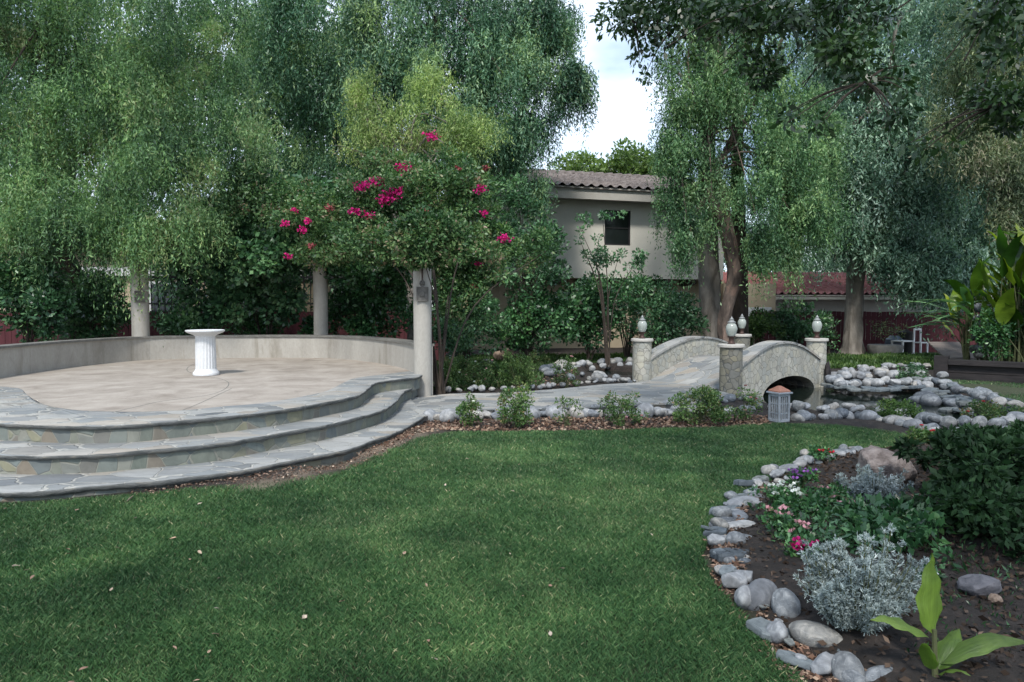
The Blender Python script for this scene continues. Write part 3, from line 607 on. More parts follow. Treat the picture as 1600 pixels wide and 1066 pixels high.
def row(pts, z, n, size, libs, where, group, jit=.05, zoff=.3, seed=0, name='cobblestone'):
    rg = np.random.default_rng(seed); l = resample(catmull(PX(pts, z), 8), n)
    for i, p in enumerate(l):
        s = size*rg.uniform(.7, 1.35); lib = libs[rg.integers(len(libs))]; q = p+np.array([rg.normal(0, jit), rg.normal(0, jit), 0]); q[2] = z+s*zoff*rg.uniform(.7, 1.1)
        rock(name, lib[rg.integers(len(lib))], q, s, f'{ordw(i+1)} stone from {where}', group, rg=rg)
row([(672, 654), (700, 657), (740, 655), (800, 655), (860, 652), (930, 652), (1000, 650), (1060, 648), (1130, 646), (1180, 645)], 0, 46, .19, [COBL, CHK, COBL], "the terrace steps in the path's front edging", 'stones edging the front of the path', .04, .25, 1)
row([(700, 648), (780, 645), (860, 643), (950, 640), (1040, 636), (1110, 632), (1150, 626), (1190, 630)], .0, 26, .14, [COB, COBL], 'the terrace steps in the row against the path', 'stones in the second row along the path', .04, .35, 2)
row([(684, 613), (730, 611), (780, 610), (840, 607), (890, 603), (940, 597), (985, 598)], .02, 26, .13, [COBL, CHK], "the terrace pillar in the path's back edging", 'stones edging the back of the path', .05, .3, 3)
row([(852, 590), (856, 583), (870, 578), (895, 574), (925, 571), (960, 569), (995, 568), (1040, 566)], 0, 20, .26, [COBL, COB], 'the path round the rim of the back pool', 'stones round the back pool', .06, .3, 4)
row([(872, 588), (895, 581), (930, 577), (965, 575), (1000, 574)], -.05, 12, .22, [COBL, CHK], 'the path in the inner rim of the back pool', 'stones of the inner rim of the back pool', .05, .3, 5)
row([(905, 594), (935, 597), (960, 599), (985, 600), (940, 592), (915, 590)], 0, 12, .2, [COBL, COB], 'the left in the heap between back pool and path', 'stones between the back pool and the path', .07, .35, 6)
row([(1246, 658), (1260, 657), (1300, 655), (1345, 656), (1390, 662), (1430, 672), (1470, 680), (1530, 684), (1600, 686)], 0, 38, 0.167, [COB, COB, COBL], "the white lantern in the pond's front edging", "stones edging the front of the pond", .04, .28, 7)
row([(1190, 640), (1225, 641), (1262, 642), (1300, 644), (1350, 646), (1395, 651), (1440, 662), (1500, 669), (1560, 668), (1610, 664)], 0, 36, 0.158, [COB, COBL], "the white lantern in the pond's upper front edging", "stones of the upper row at the front of the pond", .05, .45, 8)
row([(1290, 604), (1330, 610), (1375, 612), (1410, 608), (1445, 612), (1480, 622), (1520, 632), (1560, 640), (1620, 648)], -.02, 30, .30, [SLB], 'the bridge among the flat slabs at the waterline', 'flat slabs along the back waterline', .05, .1, 9, 'stone_slab')
row([(1440, 598), (1465, 600), (1490, 608), (1520, 617), (1550, 626), (1580, 633), (1620, 640)], .06, 26, .2, [COBL, SLB, COB, CHK], 'the timber box along the right bank of the pond', 'stones on the right bank of the pond', .07, .3, 10)
row([(1300, 594), (1330, 583), (1370, 577), (1410, 574), (1450, 575)], .04, 24, 0.194, [COB, COBL, CHK], 'the bridge along the top of the rocky bank', 'stones along the top of the rocky bank', .08, .25, 11)
row([(1300, 600), (1325, 592), (1350, 590), (1385, 588), (1420, 586), (1445, 590)], .06, 30, .20, [COBL, CHK, COB], 'the bridge in the middle row of the rocky bank', 'stones in the middle of the rocky bank', .12, .35, 12)
row([(1305, 604), (1335, 602), (1365, 603), (1395, 602), (1425, 602), (1450, 604)], .02, 30, .18, [COBL, CHK, COB], 'the bridge in the lower row of the rocky bank', 'stones low on the rocky bank', .10, .3, 13)
row([(1440, 622), (1465, 632), (1490, 642), (1520, 650), (1560, 655)], -.12, 9, .28, [SLB, COB], 'the rocky bank among stones standing in the pond', 'stones standing in the pond', .15, .2, 14)
# flower-bed edging, each stone placed
BE = [  # px, py(base centre), size m, kind, aspect, rz, label
 (1190, 942, .135, 'c', (1, 1, 1.15), .3, 'smooth rounded pale grey cobble beside the dusty miller, left one of the big pair'),
 (1229, 957, .150, 'c', (1, .9, 1.1), 1.2, 'white-veined grey cobble beside the dusty miller, right one of the big pair'),
 (1271, 1003, .145, 'c', (1.15, .8, .9), 2.5, 'egg-shaped dark-speckled cobble in front of the dusty miller'),
 (1201, 986, .19, 's', (1, .8, 1), 2.6, 'flat dark slate wedge in front of the two big cobbles'),
 (1243, 1032, .15, 's', (1.1, .5, 1), -.9, 'narrow blue slate shard at the grass edge near the egg-shaped cobble'),
 (1290, 1046, .13, 'k', (1, 1, .8), .5, 'blocky grey stone in the bed edging, touching the pale bottom cobble'),
 (1326, 1058, .14, 'c', (1, .9, 1), 1.0, 'pale speckled cobble nearest the camera in the bed edging'),
 (1345, 1036, .16, 's', (1.25, .5, 1.6), -.7, 'long dark slate bar behind the pale bottom cobble'),
 (1378, 1072, .12, 'c', (1, .8, .8), .2, 'greenish cobble cut off by the photo edge under the slate bar'),
 (1166, 926, .05, 's', (1.6, .9, 2), 1, 'small slate chip tucked left of the big rounded cobble'),
 (1252, 965, .09, 's', (1, .8, 1.5), .4, 'small dark slate tucked right of the white-veined cobble'),
 (1150, 914, .12, 'k', (1, .9, 1.1), .2, 'angular pale stone above the big rounded cobble'),
 (1140, 893, .10, 't', (1, .8, .7), .2, 'small tan stone just below the square slate'),
 (1126, 891, .08, 'k', (1, .8, .8), .9, 'small white stone at the grass edge by the tan one'),
 (1141, 871, .19, 's', (1.0, .8, 1.2), .1, 'square blue-grey slate lying in the bed edging'),
 (1190, 893, .07, 't', (1, .9, .9), .5, 'reddish brown stone inside the bed, right of the square slate'),
 (1152, 847, .13, 'c', (1.1, .8, .6), .1, 'flattened grey cobble just above the square slate'),
 (1128, 848, .09, 'c', (1.1, .8, .6), .4, 'small brownish cobble at the grass edge above the square slate'),
 (1112, 843, .08, 'k', (1, .8, .6), .8, 'small pale stone farthest out on the grass edge'),
 (1152, 826, .14, 'c', (1.2, .7, .5), -.2, 'long grey cobble in the middle of the bed edging curve'),
 (1130, 820, .12, 'c', (1.1, .7, .5), .3, 'flat grey cobble beside the long one in the edging curve'),
 (1120, 834, .12, 's', (1.1, .7, 1.6), .2, 'thin flat slate stacked at the outermost bend of the edging'),
 (1148, 805, .13, 'k', (1.1, .8, .55), .1, 'light angular stone stacked on the bend of the edging'),
 (1165, 792, .14, 'c', (1.1, .8, .7), .1, 'whitish rounded cobble below the white vinca'),
 (1130, 801, .15, 's', (1.2, .6, 1.4), .3, 'long pale slate pointing to the lawn at the bend'),
 (1158, 780, .14, 's', (1.1, .7, 1.3), .5, 'grey slate under the whitish rounded cobble'),
 (1181, 772, .15, 's', (1.2, .7, 1.2), .4, 'broad slate beside the white vinca plant'),
 (1168, 756, .16, 's', (1.2, .6, 1.2), .1, 'dark flat slate at the upper lawn edge of the bed'),
 (1188, 752, .13, 's', (1, .8, 1.5), .8, 'brown-grey slate next to the dark flat one'),
 (1214, 744, .15, 'k', (1, .7, .5), .6, 'grey stone left of the purple vinca'),
 (1232, 733, .14, 'c', (1, .7, .5), .6, 'small cobble on the far rim of the bed, nearest the purple flowers'),
 (1262, 722, .13, 'c', (1, .7, .6), .1, 'small cobble on the far rim left of the whitish chunk'),
 (1288, 717, .14, 'k', (1, .8, .7), .1, 'whitish chunk on the far rim of the bed'),
 (1318, 711, .15, 'c', (1.2, .8, .7), .1, 'pale cobble on the far rim, second left of the pink boulder'),
 (1341, 706, .13, 'c', (1.2, .8, .7), .3, 'pale cobble on the far rim, just left of the pink boulder'),
]
for px, py, s, kd, asp, rz, lab in BE:
    if 715 < py < 875: s *= 1.15
    p = V(px, py, .02); lib = {'c': COB if R.random() < .4 or py > 960 else COBL, 's': SLB, 'k': CHK, 't': CHK}[kd]; me = lib[int(R.integers(len(lib)))]
    if kd == 't': me = rock_mesh('chunk', int(px), .7, 9, 'tanrock')
    o = rock('edging_stone' if kd != 's' else 'slate_slab', me, (p[0], p[1], .012+s*(.30 if kd != 's' else .08)*asp[2]*.8), tuple(s*(1.3 if kd != 's' else 1.3)*x for x in asp), lab, 'stones edging the flower bed', rz, .08 if kd != 's' else .12)
rg = np.random.default_rng(33); l = resample(catmull(PX([(1330, 1070), (1270, 1025), (1205, 965), (1165, 925), (1145, 880), (1140, 830), (1165, 785), (1205, 752), (1260, 725), (1330, 708)], .02), 8), 64)
for i, p in enumerate(l):
    s_ = rg.uniform(.05, .135); lib = [CHK, COB, SLB, COBL][rg.integers(4)]; q = p+np.array([rg.normal(0, .07), rg.normal(0, .07), 0]); q[2] = .03+s_*.15
    rock('pebble', lib[rg.integers(len(lib))], q, s_, f'{ordw(i+1)} small filler stone of the bed edging, counted from the camera end', 'small stones filling the bed edging', rg=rg)
def boulder(px, py, d, w, h, mat, label, name='boulder', seed=1, z=0, dep=None, ang=14):
    p = V(px, py, z) if d is None else V(px, py, d=d); me = rock_mesh(name, seed, .9, ang, mat, 4); o = link(name, me)
    o.location = (p[0], p[1], z+h*.38); o.scale = (w, dep or w*.9, h*1.1); return tag(o, label, 'rock')
boulder(1380, 766, None, .46, .42, 'pinkrock', 'rough pink boulder at the back of the flower bed', seed=5, z=.06)
boulder(1531, 928, None, .24, .10, 'greyrock', 'grey purple angular rock on bare soil beside the dark shrub', seed=7, z=.09, dep=.2)
boulder(1554, 942, None, .07, .05, 'tanrock', 'small tan rock in front of the purple grey one', seed=9, z=.09)
boulder(794, 566, None, .72, .38, 'tanrock', 'tan boulder among weeds in front of the dark hedge', seed=12, z=.02, dep=.5)
boulder(760, 572, None, .35, .2, 'greyrock', 'low grey rock just left of the tan boulder', seed=13, z=.02)
boulder(1293, 596, None, .16, .52, 'greyrock', 'dark upright rock leaning by the pond-side bridge pillar', seed=21, z=.02).data.materials[0] = M['darkwood']
# stacked stones of the dry waterfall by the banana plants
rg = np.random.default_rng(31)
for i, (px, py, s) in enumerate([(1530, 555, .5), (1524, 545, .42), (1538, 538, .45), (1522, 528, .4), (1534, 520, .4), (1523, 510, .38), (1537, 503, .42), (1526, 496, .36), (1540, 488, .4), (1548, 512, .4), (1550, 530, .4), (1530, 480, .36), (1545, 478, .3)]):
    p = V(px, py, d=15.2+.03*i); rock('waterfall_stone', COBL[i % 12], p, s*.62, f'{ordw(i+1)} stone up the pale stack left of the banana plant', 'stones stacked beside the banana plant', rg=rg)

# ================================================================== LANTERN
b = V(1217, 659, 0); lan = empty('garden_lantern', tuple(b), 'square white lattice garden lantern with a copper pyramid roof on the lawn edge', 'lantern')
az = .42; LS = .74; ca, sa = cos(az), sin(az)
def L3(x, y, z):
    x, y = x*LS, y*LS; return (b[0]+x*ca-y*sa, b[1]+x*sa+y*ca, z)
mb = MB(); hw = .105
for sx in (-1, 1):
    for sy in (-1, 1): mb.box(L3(sx*hw, sy*hw, .175), (.026, .026, .35), az, .003)
mb.box(L3(0, 0, .02), (.18, .18, .04), az, .004); mb.box(L3(0, 0, .34), (.18, .18, .03), az, .004); mb.build('frame', M['white_wood'], lan)
mb = MB()
for k in range(4):
    an = az+k*pi/2
    for j in (-1, 0, 1): q = (b[0]+cos(an)*hw*LS-sin(an)*j*.033, b[1]+sin(an)*hw*LS+cos(an)*j*.033, .18); mb.box(q, (.012, .012, .29), an)
    for j in range(2): q = (b[0]+cos(an)*hw*LS, b[1]+sin(an)*hw*LS, .115+j*.12); mb.box(q, (.010, .128, .012), an)
mb.build('lattice', M['white_wood'], lan)
MB().box(L3(0, 0, .18), (.12, .12, .28), az).build('shade', M['trim'], lan)
MB().box(L3(0, 0, .37), (.225, .225, .022), az, .004).build('top_board', M['white_wood'], lan)
c = np.array([b[0], b[1], 0]); v = [L3(x*.125, y*.125, .382) for x, y in ((-1, -1), (1, -1), (1, 1), (-1, 1))]+[L3(x*.125, y*.125, .397) for x, y in ((-1, -1), (1, -1), (1, 1), (-1, 1))]+[L3(x*.02, y*.02, .455) for x, y in ((-1, -1), (1, -1), (1, 1), (-1, 1))]
f = [(3, 2, 1, 0), (8, 9, 10, 11)]+[(i+o_, (i+1) % 4+o_, (i+1) % 4+4+o_, i+4+o_) for o_ in (0, 4) for i in range(4)]
part('roof', v, f, M['copper'], lan)

# ================================================================== HOUSES
def frame_basis(p0, p1):
    d = np.array([p1[0]-p0[0], p1[1]-p0[1], 0.]); L = np.linalg.norm(d); u = d/L; n = np.array([-u[1], u[0], 0.]); return u, n, L
def tiled_roof(root, o, u, n, L, z0, z1, depth, mat, tw=.28, tr=.42, over=.5, name='roof'):
    """sloping roof of S tiles rising away from the camera"""
    nx = int(L/tw)*8; rows = int(math.hypot(depth, z1-z0)/tr); v = []; xs = np.linspace(0, L, nx+1)
    ys = []
    for r_ in range(rows): ys += [(r_, 0), (r_+.97, 1)]
    prof = np.sin(xs/tw*2*pi); prof = np.where(prof > 0, prof**.7*1, -np.abs(prof)*.5)*.055
    V_ = []
    for (y, k) in ys:
        t = y/rows; zz = z0+(z1-z0)*t+(.035 if k == 0 else 0.0)
        V_.append(np.array(o)[None]+np.outer(xs, u)+n[None]*(depth*t)+np.stack([0*xs, 0*xs, zz+prof], 1))
    Vv = np.stack(V_, 0); m = len(ys); I = np.arange(m*(nx+1)).reshape(m, nx+1)
    f = np.stack([I[:-1, :-1], I[:-1, 1:], I[1:, 1:], I[1:, :-1]], -1).reshape(-1, 4)
    r = part(name, Vv.reshape(-1, 3), f, mat, root, smooth=False)
    o = np.array(o); a = [o+np.array([0, 0, z0-.07]), o+u*L+np.array([0, 0, z0-.07]), o+u*L+n*depth+np.array([0, 0, z1-.07]), o+n*depth+np.array([0, 0, z1-.07])]; d_ = n*depth
    q = a+[a[0]+2*d_, a[1]+2*d_]; q[4] = np.array([*q[4][:2], z0-.07]); q[5] = np.array([*q[5][:2], z0-.07])
    part('roof_deck', q, [(0, 1, 2, 3), (3, 2, 5, 4), (0, 3, 4), (1, 5, 2)], mat, root); return r
def wallbox(mb, o, u, n, x0, x1, y0, y1, z0, z1):
    c = np.array(o)+u*(x0+x1)/2+n*(y0+y1)/2; mb.box((c[0], c[1], (z0+z1)/2), (x1-x0, y1-y0, z1-z0), math.atan2(u[1], u[0]))
p0 = V(740, 430, d=22.3); p1 = V(1130, 430, d=24.8); u, n_, L = frame_basis(p0, p1); O = np.array([p0[0], p0[1], 0])
house = empty('house', (O[0], O[1], 0), 'two-storey cream stucco house with a brown clay tile roof behind the hedge', 'house')
zb = 2.42; ze = 5.25
def on_house(px, py):                     # where a photo ray meets the facade
    r = V(px, py, d=10)-np.array([0, 0, EYE]); c0 = np.array([0, 0, EYE]); t = np.dot(O-c0, n_)/np.dot(r, n_); q = c0+r*t; return np.dot(q-O, u), q[2]
wx0, wz1 = on_house(945, 328); wx1, wz0 = on_house(985, 384)
mb = MB(); wallbox(mb, O, u, n_, 0, wx0, 0, 6, zb, ze); wallbox(mb, O, u, n_, wx1, L, 0, 6, zb, ze); wallbox(mb, O, u, n_, wx0, wx1, 0, 6, zb, wz0); wallbox(mb, O, u, n_, wx0, wx1, 0, 6, wz1, ze)
mb.build('upper_wall', M['stucco'], house)
mb = MB(); wallbox(mb, O, u, n_, .1, L+.6, .85, 6, -.1, zb-.002); mb.build('lower_wall', M['stucco_tan'], house)
wd_ = MB(); wallbox(wd_, O, u, n_, wx0, wx0+.05, .03, .1, wz0, wz1); wallbox(wd_, O, u, n_, wx1-.05, wx1, .03, .1, wz0, wz1); wallbox(wd_, O, u, n_, wx0+.05, wx1-.05, .03, .1, wz0, wz0+.05); wallbox(wd_, O, u, n_, wx0+.05, wx1-.05, .03, .1, wz1-.05, wz1)
wallbox(wd_, O, u, n_, wx0+.05, wx1-.05, .04, .09, (wz0+wz1)/2-.02, (wz0+wz1)/2+.02)
wf = wd_.build('window', M['frame'], house); mb = MB(); wallbox(mb, O, u, n_, wx0+.05, wx1-.05, .065, .075, wz0+.05, wz1-.05); mb.build('pane', M['glass'], wf)
mb = MB(); wallbox(mb, O, u, n_, 0, L+.4, -.55, -.003, ze-.22, ze-.002); wallbox(mb, O, u, n_, -.01, L+.4, -.60, -.553, ze-.26, ze+.14); mb.build('fascia', M['trim'], house)
for k in range(9):
    x_ = .8+k*1.02; mb = MB(); wallbox(mb, O, u, n_, x_, x_+.2, .1, .84, zb-.22, zb-.004); c_ = O+u*(x_+.1)+n_*(-.05); mb.tube([(c_[0], c_[1], zb-.10), tuple(np.array([c_[0], c_[1], zb-.10])+n_*.6)], [.10, .10], 10, cap=True); mb.build('bracket', M['barkdark'], house, smooth=False)
Or = O+n_*-.68; tiled_roof(house, Or, u, n_, L+.4, ze+.14, ze+1.36, 4.2, M['tile'], tw=.34)
mb = MB(); 
for k in range(int(L/.4)):
    a_ = Or+n_*4.2+u*(k*.4); mb.tube([tuple(a_+np.array([0, 0, ze+1.36])), tuple(a_+u*.42+np.array([0, 0, ze+1.38]))], [.10, .13], 8)
mb.build('ridge', M['tile'], house)
# single-storey house with red roof on the right
p0 = V(1150, 470, d=27); p1 = V(1620, 480, d=29); u, n_, L = frame_basis(p0, p1); O = np.array([p0[0], p0[1], 0])
h2 = empty('house', (O[0], O[1], 0), 'low cream house with a red tile roof behind the maroon fence', 'house')
mb = MB(); wallbox(mb, O, u, n_, 0, L, 0, 6, -.1, 2.0); mb.build('wall', M['trim'], h2)
mb = MB(); wallbox(mb, O, u, n_, -.2, L+.2, -.62, -.55, 1.72, 1.9); mb.build('gutter', M['stucco'], h2)
tiled_roof(h2, O+n_*-.65, u, n_, L, 1.92, 2.95, 3.4, M['redtile'], tw=.3)
mb = MB(); wallbox(mb, O, u, n_, 2.1, 2.25, -.1, -.02, .1, 1.7); mb.build('downpipe', M['trim'], h2)
o = MB(); wallbox(o, V(1183, 480, d=24)*np.array([1, 1, 0]), u, n_, -.55, .55, 0, .6, 1.1, 1.42); cv = o.build('cover', M['plastic'], empty('storage_chest', tuple(V(1183, 480, d=24)*np.array([1, 1, 0])), 'white lidded garden box on legs against the tan wall behind the bridge', 'chest'))
mb = MB()
for k in (-.5, .5): wallbox(mb, V(1183, 480, d=24)*np.array([1, 1, 0]), u, n_, k-.03, k+.03, .1, .16, 0, 1.098)
mb.build('leg', M['plastic'], cv.parent)
# tan garden wall between
b0 = V(1130, 480, d=25.5); b1 = V(1212, 480, d=25.6); uu, nn_, LL = frame_basis(b0, b1); rr = empty('side_wall', (b0[0], b0[1], 0), 'tan stucco side wall between the two houses', 'wall'); mb = MB(); wallbox(mb, b0*np.array([1, 1, 0]), uu, nn_, 0, LL, 0, .2, 0, 2.3); mb.build('wall', M['stucco_tan'], rr)
# neighbour's house at the left behind the iron fence
p0 = V(-250, 470, d=21); p1 = V(600, 480, d=23); u, n_, L = frame_basis(p0, p1); O = np.array([p0[0], p0[1], 0])
h3 = empty('house', (O[0], O[1], 0), 'tan neighbour house with a white band, glimpsed behind the iron fence', 'house')
mb = MB(); wallbox(mb, O, u, n_, 0, L, 0, 5, -.1, 3.4); mb.build('wall', M['stucco_tan'], h3)
mb = MB(); wallbox(mb, O, u, n_, -.1, L+.1, -.12, -.003, 2.35, 2.7); mb.build('band', M['white'], h3)
for k in range(5):
    x_ = 3.2+k*2.9; m1 = MB(); wallbox(m1, O, u, n_, x_, x_+1.2, -.06, -.003, 1.05, 2.25); wf = m1.build('window', M['white'], h3); m2 = MB(); wallbox(m2, O, u, n_, x_+.08, x_+1.12, -.08, -.062, 1.13, 2.17); m2.build('pane', M['glass'], wf)
tiled_roof(h3, O+n_*-.6, u, n_, L, 3.4, 4.5, 3.6, M['tile'], tw=.3)

# ================================================================== FENCES
def board_fence(p0, p1, z0, z1, label, mat, bw=.15):
    u, n, L = frame_basis(p0, p1); root = empty('board_fence', (p0[0], p0[1], 0), label, 'fence'); k = int(L/bw); mb = MB(); rg = np.random.default_rng(k)
    for i in range(k): wallbox(mb, (p0[0], p0[1], 0), u, n, i*bw, i*bw+bw*.95, rg.uniform(-.008, 0), .02, z0, z1+rg.uniform(-.015, .01))
    mb.build('boards', mat, root).name = 'board_panel'
    mb = MB(); wallbox(mb, (p0[0], p0[1], 0), u, n, 0, L, .021, .07, z1-.25, z1-.15); wallbox(mb, (p0[0], p0[1], 0), u, n, 0, L, .021, .07, z0+.3, z0+.4); mb.build('rail', mat, root)
board_fence(V(1180, 500, d=23.5), V(1545, 500, d=21.5), -.05, 1.28, 'maroon board fence behind the pond and white chairs', M['redfence'])
board_fence(V(-260, 500, d=16.8), V(700, 500, d=17.6), -.05, 1.32, 'maroon board fence low behind the terrace wall and vines', M['redfence'])
p0, p1 = V(-260, 500, d=17.3), V(700, 500, d=18.1); u, n, L = frame_basis(p0, p1); root = empty('iron_fence', (p0[0], p0[1], 0), 'black iron picket fence above the maroon boards behind the terrace', 'fence')
mb = MB(); wallbox(mb, (p0[0], p0[1], 0), u, n, 0, L, 0, .04, 2.18, 2.24); wallbox(mb, (p0[0], p0[1], 0), u, n, 0, L, 0, .04, 1.5, 1.54); mb.build('rail', M['iron'], root)
mb = MB()
for i in range(int(L/.17)): wallbox(mb, (p0[0], p0[1], 0), u, n, i*.17, i*.17+.022, .05, .072, 0, 2.4)
q = mb.build('pickets', M['iron'], root); q.name = 'picket_panel'; q['kind'] = 'stuff'

# ================================================================== FAR RIGHT FURNITURE
def stool(px, py, d, w, h, label, back=False, rz=.4):
    p = V(px, py, d=d); z = 0; root = empty('garden_chair' if back else 'garden_table', (p[0], p[1], 0), label, 'chair' if back else 'table', rz=rz)
    mb = MB().box((0, 0, h), (w, w*.8, .035), 0, .008); mb.build('seat' if back else 'table_top', M['plastic'], None).parent = root
    for sx in (-1, 1):
        for sy in (-1, 1):
            l = MB().box((sx*(w/2-.025), sy*(w*.4-.025), h/2), (.045, .045, h-.036), 0, .004).build('leg', M['plastic']); l.parent = root
    if back:
        mb = MB(); mb.box((-w/2+.03, w*.4-.02, h+.22), (.045, .04, .40)); mb.box((w/2-.03, w*.4-.02, h+.22), (.045, .04, .40)); mb.box((0, w*.4-.02, h+.40), (w-.1, .035, .06)); mb.build('backrest', M['plastic']).parent = root
stool(1410, 556, 20.3, .50, .42, 'white plastic garden table in front of the maroon fence')
stool(1438, 556, 20.6, .34, .36, 'white plastic chair with open back by the maroon fence', True)
p = V(1397, 545, d=20.8); o = MB().lathe([(.14, 0), (.22, .12), (.26, .30), (.24, .45), (.16, .52), (.12, .56), (.10, .56), (.001, .54)], (p[0], p[1], .0), 20); r_ = empty('blue_pot', (p[0], p[1], 0), 'round blue-grey glazed jar behind the white table', 'pot'); o.build('jar', M['bluepot'], r_, smooth=True)
p = V(1415, 545, d=21.0); r_ = empty('black_bucket', (p[0], p[1], .0), 'black lidded pot behind the white table, right of the jar', 'pot'); MB().lathe([(.17, 0), (.22, .62)], (p[0], p[1], 0), 20).build('bucket', M['blackpot'], r_, smooth=True); MB().lathe([(.24, .622), (.24, .66), (.10, .70), (.05, .74), (.001, .75)], (p[0], p[1], 0), 20).build('lid', M['blackpot'], r_, smooth=True)
p = V(1383, 550, d=19.8); r_ = empty('stone_planter', (p[0], p[1], 0), 'low grey round stone planter with a twiggy plant left of the white table', 'planter'); MB().lathe([(.40, 0), (.48, .28), (.46, .34), (.40, .33), (.001, .28)], (p[0], p[1], 0), 24).build('bowl', M['coping'], r_, smooth=True)
rg = np.random.default_rng(71); C = np.array([[p[0]+rg.normal(0, .28), p[1]+rg.normal(0, .2), .55+rg.random()*.4, .16] for _ in range(14)]); dt = bush(C, 26, .07, rg); foliage('foliage', *dt[:3], dt[2]*.4, dt[3], M['brownish'], r_, rg)
# dark sleeper box
tb = empty('timber_box', tuple(V(1472, 585, d=13.6)*np.array([1, 1, 0])), 'dark timber sleeper edging with a square corner post', 'planter')
a0 = V(1472, 585, d=13.6); a1 = V(1680, 600, d=12.3); u, n, L = frame_basis(a0, a1); a0 = a0*np.array([1, 1, 0])
mb = MB(); wallbox(mb, a0, u, n, -.14, .10, -.05, .2, -.05, .46); mb.build('post', M['darkwood'], tb)
mb = MB(); wallbox(mb, a0, u, n, .103, L, -.06, .26, .30, .39); mb.build('top_rail', M['darkwood'], tb)
mb = MB(); wallbox(mb, a0, u, n, .103, L, .02, .2, -.05, .135); wallbox(mb, a0, u, n, .103, L, .03, .2, .145, .295); mb.build('sleeper', M['darkwood'], tb)
q0 = V(1505, 557, d=16.5)*np.array([1, 1, 0]); r_ = empty('plank_ramp', tuple(q0), 'sloping grey plank ramp behind the dark timber edging', 'ramp'); mb = MB()
for k in range(7):
    y0_ = k*.15; mb.add([(q0[0]-.42+x*.84+y0_*.2, q0[1]+y0_+yy*.142, .18+(y0_+yy*.142)*.32+zz) for x in (0, 1) for yy in (0, 1) for zz in (0, .03)], [(0, 1, 3, 2), (4, 6, 7, 5), (0, 4, 5, 1), (2, 3, 7, 6), (1, 5, 7, 3), (0, 2, 6, 4)])
mb.build('planks', M['plank'], r_).name = 'plank_deck'

# ================================================================== TREES
def T_(px, py, d): return V(px, py, d=d)
# left pepper tree
rg = np.random.default_rng(41)
C = hull([(90, 60, 14.5, 300, 190, 2.2, 100, .55), (250, 230, 13.6, 220, 110, 1.2, 50, .45), (20, 300, 13.4, 200, 90, 1.2, 44, .42), (330, 120, 15, 90, 130, 1.2, 24, .4), (60, -120, 14, 330, 110, 2.5, 40, .6), (190, 352, 12.9, 190, 30, .5, 46, .26), (40, 120, 14, 260, 200, 1.5, 50, .5)], rg)
base = T_(110, 540, 17.0); base[2] = 0
tree('pepper_tree', 'tall weeping pepper tree with fine yellow-green leaves left of the terrace', base, [([base+np.array([0, 0, -.2]), base+np.array([.1, 0, .8]), base+np.array([.3, -.3, 2.0]), base+np.array([.2, -1.0, 3.6]), base+np.array([.7, -1.6, 5.4]), base+np.array([1.2, -2, 7.5])], [.40, .30, .26, .22, .16, .08])],
     C, weep(C, 50, 18, .75, .080, rg), .24, M['pepper'], M['barkdark'], k=14, r0=.05, seed=42)
# second tree behind, centre
C = hull([(640, 40, 19.5, 230, 130, 2.2, 90, .7), (810, 120, 18.6, 85, 120, 1.4, 46, .5), (700, 150, 18.2, 190, 110, 1.3, 50, .5), (560, 200, 19.4, 130, 110, 1.2, 24, .55), (780, 245, 18.8, 50, 50, .8, 14, .4), (898, 125, 18.4, 26, 50, .6, 10, .25), (850, 30, 18.6, 60, 50, .9, 20, .4), (430, 40, 18.5, 70, 90, .8, 22, .5), (690, -130, 19, 300, 110, 2.4, 40, .8), (480, 230, 20, 90, 110, 1.2, 12, .5), (840, 300, 18.6, 20, 14, .3, 3, .22)], rg)
base = T_(620, 540, 19.6); base[2] = 0
tree('willow_tree', 'large dark green weeping tree with a broad crown in front of the house', base, [([base+np.array([0, 0, -.2]), base+np.array([-.1, 0, 1.5]), base+np.array([.2, 0, 3.2]), base+np.array([.1, 0, 5.2]), base+np.array([.9, .1, 7.2]), base+np.array([1.2, 0, 9.5])], [.42, .34, .3, .26, .2, .1]), ([base+np.array([.15, 0, 4.2]), base+np.array([1.2, -.4, 6]), base+np.array([2.6, -.8, 8])], [.2, .15, .08])],
     C, weep(C, 52, 15, .8, .115, rg), .25, M['euca'], M['barkdark'], k=16, r0=.06, seed=43)
# distant filler tree seen between
C = hull([(480, 170, 25, 130, 170, 1.5, 70, .8), (130, 150, 24, 330, 260, 2, 150, 1.0), (400, 380, 20.3, 180, 60, .5, 40, .6), (620, 330, 20.3, 120, 70, .5, 30, .6)], rg); base = T_(400, 520, 25); base[2] = 0
tree('background_tree', 'hazy blue-green tree far behind, seen between the two large crowns', base, [([base, base+np.array([0, 0, 3.]), base+np.array([.3, 0, 6])], [.3, .22, .1])], C, weep(C, 36, 9, 1.0, .24, rg), .3, M['euca'], M['barkdark'], k=10, seed=44)
C = hull([(1420, 170, 26, 190, 260, 1.5, 120, .9), (1190, 360, 37, 90, 60, .5, 34, .9), (1350, 350, 37, 120, 50, .5, 24, .9), (1290, 405, 36.5, 170, 26, .5, 40, .7), (1600, 330, 22, 130, 130, 1, 60, .8), (1490, 390, 22.5, 90, 30, .5, 20, .45)], rg); base = T_(1520, 520, 26); base[2] = 0
tree('background_tree', 'grey-green tree filling the view far behind the blue-grey one', base, [([base, base+np.array([0, 0, 3.]), base+np.array([.3, 0, 6])], [.3, .22, .1])], C, weep(C, 36, 9, 1.0, .22, rg), .3, M['bluegum'], M['barkdark'], k=10, seed=144)
